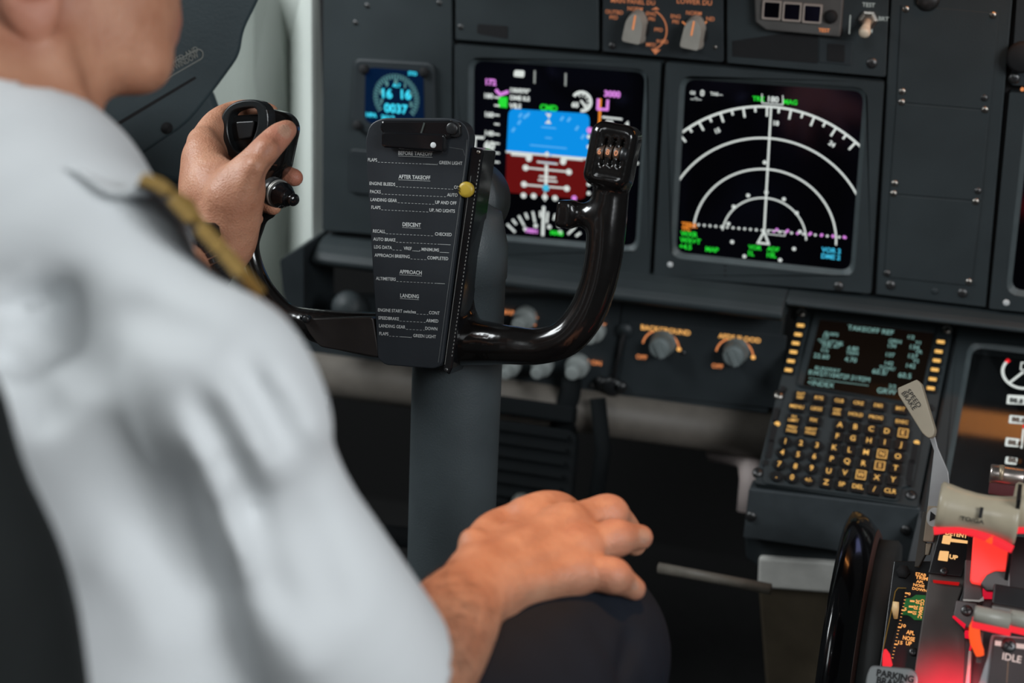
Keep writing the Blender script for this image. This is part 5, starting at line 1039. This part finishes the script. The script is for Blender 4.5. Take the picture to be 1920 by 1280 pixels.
head = U(.005, face, lips, cone4((268, -225, .875, 42), (338, -75, .885, 26)), ball(300, -50, .875, 36), cone4((225, -268, .84, 40), (275, -262, .87, 42)), cone4((275, -262, .87, 42), (245, -262, .905, 40)))
def surf(sd, c, d):
    t = np.linspace(0, .16, 400); v = sd(c+d*t[:, None]); k = int(np.argmax(v > 0)); return c+d*t[k]
_sk = U(.02, U(.005, face, lips), Ell(PD(20, -230, .86), [RT, UP, FW], (.088, .105, .095)))
EYES = [surf(_sk, PD(120, -215, .87), nrm(dv)) for dv in (RT*.93-FW*.36, RT*.80+FW*.60)]; head = U(.02, head, skull)
for e_ in EYES: head = Sub(.006, head, Cone(e_-RT*.002, e_-RT*.002+1e-5, .0145, .0145)); head = U(.003, head, Cone(e_-RT*.010-FW*.006+UP*.0085, e_-RT*.005+FW*.006+UP*.0085, .0045, .004), Cone(e_-RT*.010-FW*.006-UP*.0085, e_-RT*.006+FW*.006-UP*.0085, .004, .0035))
head = U(.016, head, neck); head = U(.004, head, ear); head = Sub(.004, head, earhole)
body = U(.02, head, torso, uparm, luparm); body = U(.008, body, rhand, lhand)

# creases and nails
def seg_d(P, a, b): a = np.array(a); b = np.array(b); d = b-a; t = np.clip(((P-a) @ d)/(d @ d), 0, 1); return np.linalg.norm(P-a-t[:, None]*d, axis=1)
NAILS = [PD(1213, 1003, .985), PD(1203, 1101, .951), PD(540, 240, 1.112)]
CRE = []  # knuckle creases: centre, direction across, half width
def crease(px, py, d, dx, dy, w): c = PD(px, py, d); v = nrm(RT*dx-UP*dy); CRE.append((c-v*w, c+v*w))
for dx_ in (-7, 0, 7):
    crease(1160+dx_, 990, .968, .25, 1, .006); crease(1152+dx_, 1062, .930, .3, 1, .006); crease(1148+dx_, 945, .998, .5, 1, .006)
for t_ in (-6, 0, 6): crease(505+t_*.8, 268+t_*-.9, 1.088, .8, .75, .007)
crease(545-22, 262, 1.098, .8, .75, .005)
for i in range(5): crease(962+i*5-i*i, 1120+i*8, .893-.001*i, .45, -1+i*.05, .012)
for i in range(4): crease(486-i*7, 335+i*18, 1.085, .9, -.5, .008)
CRE2 = np.array([np.r_[a, b] for a, b in CRE]); CREC = CRE2.reshape(-1, 2, 3).mean(1)
def skin_disp(P):
    c = P.mean(0); R = np.linalg.norm(P.max(0)-P.min(0))/2; out = np.zeros(len(P))
    for (a, b), cc in zip(CRE, CREC):
        if np.linalg.norm(cc-c) < R+.016: out -= .0006*np.exp(-(seg_d(P, a, b)/.0011)**2)
    return out
body = Disp(body, skin_disp, .001)
REDP = [(PD(x, y, d), r) for x, y, d, r in ((1205, 1008, 1.0, .010), (1193, 1106, .97, .010), (1158, 1000, .98, .009), (1150, 1075, .95, .009), (1145, 955, 1.01, .009), (530, 250, 1.115, .012), (318, 58, .868, .014), (1085, 1030, .965, .012), (1075, 1072, .95, .011), (60, 0, .785, .02), (556, 333, 1.22, .012), (505, 275, 1.11, .010))]
def red(V):
    o = np.zeros(len(V))
    for c, r in REDP: o = np.maximum(o, .5*np.exp(-(np.linalg.norm(V-c, axis=1)/r)**2))
    return o
def nail(V):
    o = np.zeros(len(V))
    for c, r in zip(NAILS, (.0065, .006, .0075)): o = np.maximum(o, np.clip((r-np.linalg.norm(V-c, axis=1))/.001, 0, 1))
    return o
bo = netobj('body', body, .0021, SKIN, pilot, attr={'red': red, 'nail': nail}, lo=PD(-700, 0, .9)-.25, hi=None, smooth=2) if False else None
_pts = np.array([PD(x, y, d) for x, y, d in ((-520, -450, .95), (-520, 900, .9), (20, -500, .86), (1230, 1000, 1.05), (560, 200, 1.25), (120, 1700, .84), (700, 1500, .8))])
_lo = _pts.min(0)-.1; _hi = _pts.max(0)+.1
bo = netobj('body', body, .0019, SKIN, pilot, attr={'red': red, 'nail': nail}, lo=_lo, hi=_hi, smooth=2)
# fine dark hair on the near forearm
_co = np.empty(len(bo.data.vertices)*3, np.float32); bo.data.vertices.foreach_get('co', _co); _co = _co.reshape(-1, 3)+wl(pilot)
_no = np.empty(len(bo.data.vertices)*3, np.float32); bo.data.vertices.foreach_get('normal', _no); _no = _no.reshape(-1, 3)
_d = _co-CP; _z = _d @ FW; _X = np.stack([960+F*(_d @ RT)/_z, 640-F*(_d @ UP)/_z], 1)
_ax = (_X-np.array((905, 1100))) @ np.array((-.72, .69))
_m = (_ax > 8) & (_ax < 230) & (_X[:, 0] > 740) & (_X[:, 0] < 960) & (_z < .96) & (_z > .80) & (np.einsum('ij,ij->i', _no, _d) < .25)
_ii = np.random.RandomState(3).choice(np.nonzero(_m)[0], 900)
hb = MB(); HAIRM = mat('arm_hair_brown', (.05, .03, .02), .6); _fd = nrm(PD(905, 1100, .924)-PD(800, 1230, .855))
for i in _ii:
    p, n_ = _co[i].astype(float), _no[i].astype(float); t_ = nrm(_fd*-.2+np.array(UP)*random.uniform(-.2, .5)+RT*random.uniform(.0, .7)); t_ = nrm(t_-n_*(t_ @ n_)); w_ = np.cross(n_, t_)*.00009; L_ = random.uniform(.005, .010)
    a_ = p; b_ = p+t_*L_*.5+n_*.0012; c_ = p+t_*L_+n_*.0016; hb.add([a_-w_, a_+w_, b_+w_*.8, b_-w_*.8, c_], [(0, 1, 2, 3), (3, 2, 4)], HAIRM)
o = hb.build('arm_hair', pilot); o['kind'] = 'stuff'
hair = U(.004, Ell(PD(20, -230, .86), [RT, UP, FW], (.095, .112, .102)))
hair = Sub(.006, hair, Half(PD(95, -100, .86), -(RT*.86-UP*.51)), Half(PD(-100, 20, .86), UP))
netobj('hair', hair, .004, mat('hair_brown', (.05, .028, .018), .6, var=.3, vscale=200, bump=.6), pilot)

for e_ in EYES:
    b = MB(); ec = e_-nrm(RT)*.0105; b.lathe(ec, nrm(RT+FW*.1), [(.0115*math.sin(a)+1e-5, -.0115*math.cos(a)) for a in np.linspace(0, math.pi*.83, 12)], mat('eye_white', (.7, .68, .64), .2), 24)
    b.lathe(ec, nrm(RT+FW*.1), [(.0060, .0098), (.0055, .0106), (.003, .0113), (.0003, .0117)], mat('iris_brown', (.05, .03, .02), .15), 20); b.build('eye', pilot)
# --- shirt
def folds(P):
    d = P-CP; z = np.maximum(d @ FW, .2); X = np.stack([960+F*(d @ RT)/z, 640-F*(d @ UP)/z], 1); out = np.zeros(len(P))
    lo_, hi_ = X.min(0), X.max(0)
    for pts, w, h in FOLD:
        if (pts.max(0)+3*w < lo_).any() or (pts.min(0)-3*w > hi_).any(): continue
        D = np.full(len(P), 1e9); T = np.zeros(len(P)); n = len(pts)-1
        for i in range(n):
            a, b_ = pts[i], pts[i+1]; e = b_-a; t = np.clip(((X-a) @ e)/(e @ e), 0, 1); q = np.hypot(*(X-a-t[:, None]*e).T); m = q < D; D = np.where(m, q, D); T = np.where(m, (i+t)/n, T)
        out += h*np.exp(-(D/w)**2)*np.clip(np.sin(np.pi*np.clip(T, .02, .98))*1.6, 0, 1)
    return out
FOLD = []
def fold(P, w, h):
    FOLD.append((np.array([p[:2] for p in P], float), w*F/.66*.9, h))
fold([(325, 800, .655), (365, 920, .65), (400, 1050, .65), (440, 1190, .66), (480, 1320, .67)], .008, -.008)
fold([(322, 740, .65), (380, 880, .645), (440, 1010, .645), (485, 1110, .65)], .008, .010)
fold([(345, 720, .645), (420, 840, .64), (500, 1010, .65)], .007, -.006)
fold([(400, 690, .645), (460, 800, .645), (530, 920, .65)], .008, .008)
fold([(430, 650, .645), (500, 760, .65), (560, 860, .66)], .007, -.006)
fold([(490, 640, .655), (560, 760, .665), (600, 850, .68)], .009, .006)
fold([(545, 900, .665), (600, 1060, .68), (640, 1180, .70)], .010, -.005)
fold([(470, 1120, .66), (540, 1200, .67), (600, 1290, .70)], .010, .005)
fold([(440, 880, .65), (500, 1050, .655), (560, 1190, .67)], .010, -.006)
fold([(100, 500, .70), (80, 620, .685), (130, 700, .67)], .011, -.014)
fold([(-20, 640, .66), (70, 720, .65), (110, 820, .64)], .010, -.014)
fold([(0, 560, .69), (60, 590, .685)], .009, -.008)
fold([(200, 560, .68), (330, 620, .66), (420, 640, .65)], .010, -.005)
fold([(90, 520, .70), (150, 600, .68), (170, 760, .66)], .012, -.010)
fold([(150, 1000, .62), (260, 1100, .62), (330, 1280, .64)], .014, .006)
collar = U(.01, cone4((-120, 240, .78, 140), (90, 305, .795, 118)), cone4((90, 305, .79, 116), (150, 335, .80, 96)))
core = U(.035, limb([(0, 420, .80, 215), (60, 600, .80, 300), (80, 900, .80, 345), (110, 1300, .82, 380)], 2), cone4((60, 400, .785, 188), (150, 470, .765, 160)), limb([(150, 470, .765, 146), (288, 582, .72, 126), (415, 710, .69, 150)], 3), cone4((0, 450, .82, 190), (-480, 560, .90, 170)), cone4((180, 800, .74, 200), (200, 1250, .74, 230)), cone4((370, 780, .735, 60), (500, 1300, .755, 100)))
sleeve = limb([(412, 712, .69, 156), (450, 790, .695, 168), (462, 860, .705, 158), (535, 1040, .73, 172), (612, 1180, .75, 182), (655, 1260, .77, 190)], 3)
sl_axis = nrm(PD(850, 1270, .79)-PD(640, 1160, .74)); hem = PD(756, 1230, .79)
cavity = U(.005, limb([(680, 1275, .775, 140), (730, 1300, .785, 150), (850, 1360, .80, 150)], 2))
sleeve = U(.02, sleeve, cone4((560, 1120, .73, 165), (705, 1290, .785, 150))); sleeve = Sub(.002, sleeve, Half(hem, -sl_axis))
lsleeve = limb([(-480, 560, .90, 165), (-420, 680, .93, 150), (-300, 720, .945, 140)], 3)
shirt = U(.022, core, collar); shirt = U(.014, shirt, sleeve, lsleeve)
shirt = Disp(shirt, folds, .018); shirt = Sub(.003, shirt, cavity, cone4((30, 60, .84, 175), (20, 300, .81, 178)))
SHIRT = mat('shirt_white', (.74, .76, .77), .75, spec=.2, var=.03, vscale=8, bump=.25, bscale=300)
netobj('shirt', shirt, .0042, SHIRT, pilot, lo=_lo-.05, hi=_hi+(.05, .0, .0), smooth=3, margin=.02)
# --- trousers
thigh = U(.03, limb([(1066, 1222, 1.000, 168), (960, 1310, .95, 215), (780, 1480, .88, 265), (500, 1750, .80, 330)], 3), limb([(1070, 1225, 1.002, 166), (1085, 1420, 1.06, 152), (1110, 1800, 1.16, 140)], 3))
TROU = mat('trouser_navy', (.007, .010, .017), .8, spec=.25, var=.12, vscale=20, bump=.5, bscale=900)
FOLD2 = [(PD(*a), PD(*b_), w, h) for a, b_, w, h in (((1175, 1060, .95), (1225, 1120, .955), .006, .003), ((1225, 1120, .955), (1190, 1200, .945), .006, -.005), ((1190, 1200, .945), (1130, 1290, .93), .007, -.005), ((1080, 1150, .93), (980, 1230, .90), .012, .003), ((1230, 1090, .965), (1235, 1180, .96), .005, .003))]
def folds2(P):
    o = np.zeros(len(P))
    for a, b_, w, h in FOLD2: o += h*np.exp(-(seg_d(P, a, b_)/w)**2)
    return o
lth = U(.02, Cone((-.16, -.95, -.36), (-.34, -.62, -.33), .085, .062), Cone((-.34, -.62, -.33), (-.30, -.45, -.72), .060, .048))
thigh = U(.01, thigh, lth)
netobj('trousers', Disp(thigh, folds2, .005), .0034, TROU, pilot, smooth=2, hi=None)
# --- epaulette on the near shoulder
ep = [(178, 338, .745), (235, 362, .735), (300, 372, .728), (350, 420, .722), (407, 482, .716), (458, 543, .712)]
E3 = spline([PD(*p) for p in ep], 6)
def strip(b, i0, i1, hw, th, m, off=0):
    pts = E3[i0:i1+1]; V = []; n = len(pts)
    for i in range(n):
        T_ = nrm(pts[min(i+1, n-1)]-pts[max(i-1, 0)]); Wd = nrm(nrm(pts[i]-CP)+UP*.04); Nn = nrm(np.cross(Wd, T_)); Nn = Nn if Nn @ UP > 0 else -Nn; Wd = np.cross(T_, Nn)
        for a, c in ((-1, 0), (1, 0), (1, 1), (-1, 1)): V.append(pts[i]+Wd*a*hw+Nn*(off+c*th))
    Fs = [(4*i+k, 4*i+(k+1) % 4, 4*i+4+(k+1) % 4, 4*i+4+k) for i in range(n-1) for k in range(4)]+[(3, 2, 1, 0), tuple(4*(n-1)+k for k in range(4))]
    b.add(V, Fs, m)
b = MB(); strip(b, 0, 30, .020, .003, SHIRT, -.0005); es = b.build('epaulette', pilot, bevel=.001, label='white shoulder strap with black slide and gold bars')
b = MB(); strip(b, 12, 30, .0215, .004, mat('slide_black', (.02, .018, .02), .8), -.001); b.build('slide', es, bevel=.001)
GOLD = mat('gold_braid', (.36, .22, .055), .6, metal=.1, var=.2, vscale=400)
for k in range(4):
    b = MB(); i0 = 12+k*5-(1 if k > 2 else 0); strip(b, i0, min(i0+4, 30), .0222, .0062, GOLD, .0006); b.build('gold_bar', es, bevel=.001)
# --- watch
fw_ = nrm(PD(360, 500, 1.112)-PD(402, 480, 1.130)); wc = PD(376, 492, 1.119)
b = MB(); t1 = nrm(np.cross(fw_, FW)); t2 = np.cross(fw_, t1); WM = mat('watch_black', (.02, .02, .022), .3, metal=.6); 
for i in range(30):
    a = 2*math.pi*i/30; o_ = t1*math.cos(a)*.0215+t2*math.sin(a)*.0205; b.box(wc+o_, fw_, nrm(-t1*math.sin(a)+t2*math.cos(a)), nrm(o_), .018, .0036, .003, WM)
wt = thing('wrist_watch', 'dark metal wrist watch on the left wrist behind the gold shoulder bars', 'watch', wc); b.build('bracelet', wt, bevel=.0004)
b = MB(); b.lathe(wc+nrm(UP-FW*.3)*.0215, nrm(UP-FW*.3), [(.016, -.003), (.018, 0), (.017, .006), (.014, .008)], WM, 30); b.build('case', wt)
# --- seat back at the lower left
SEAT = mat('seat_cover', (.010, .012, .012), .8, spec=.25, var=.2, vscale=12, bump=.3)
seatf = U(.03, limb([(-190, 880, .60, 170), (-95, 1020, .60, 185), (-45, 1200, .61, 195), (-20, 1500, .62, 200)], 3), limb([(-500, 740, .66, 150), (-480, 1500, .66, 170)], 2), cone4((-150, 760, .60, 140), (-500, 740, .66, 150)))
st = thing('pilot_seat', 'dark charcoal seat back cut by the lower left corner, behind the white shirt', 'seat', PD(-80, 1200, .6)); netobj('seat_back', seatf, .006, SEAT, st, smooth=2)
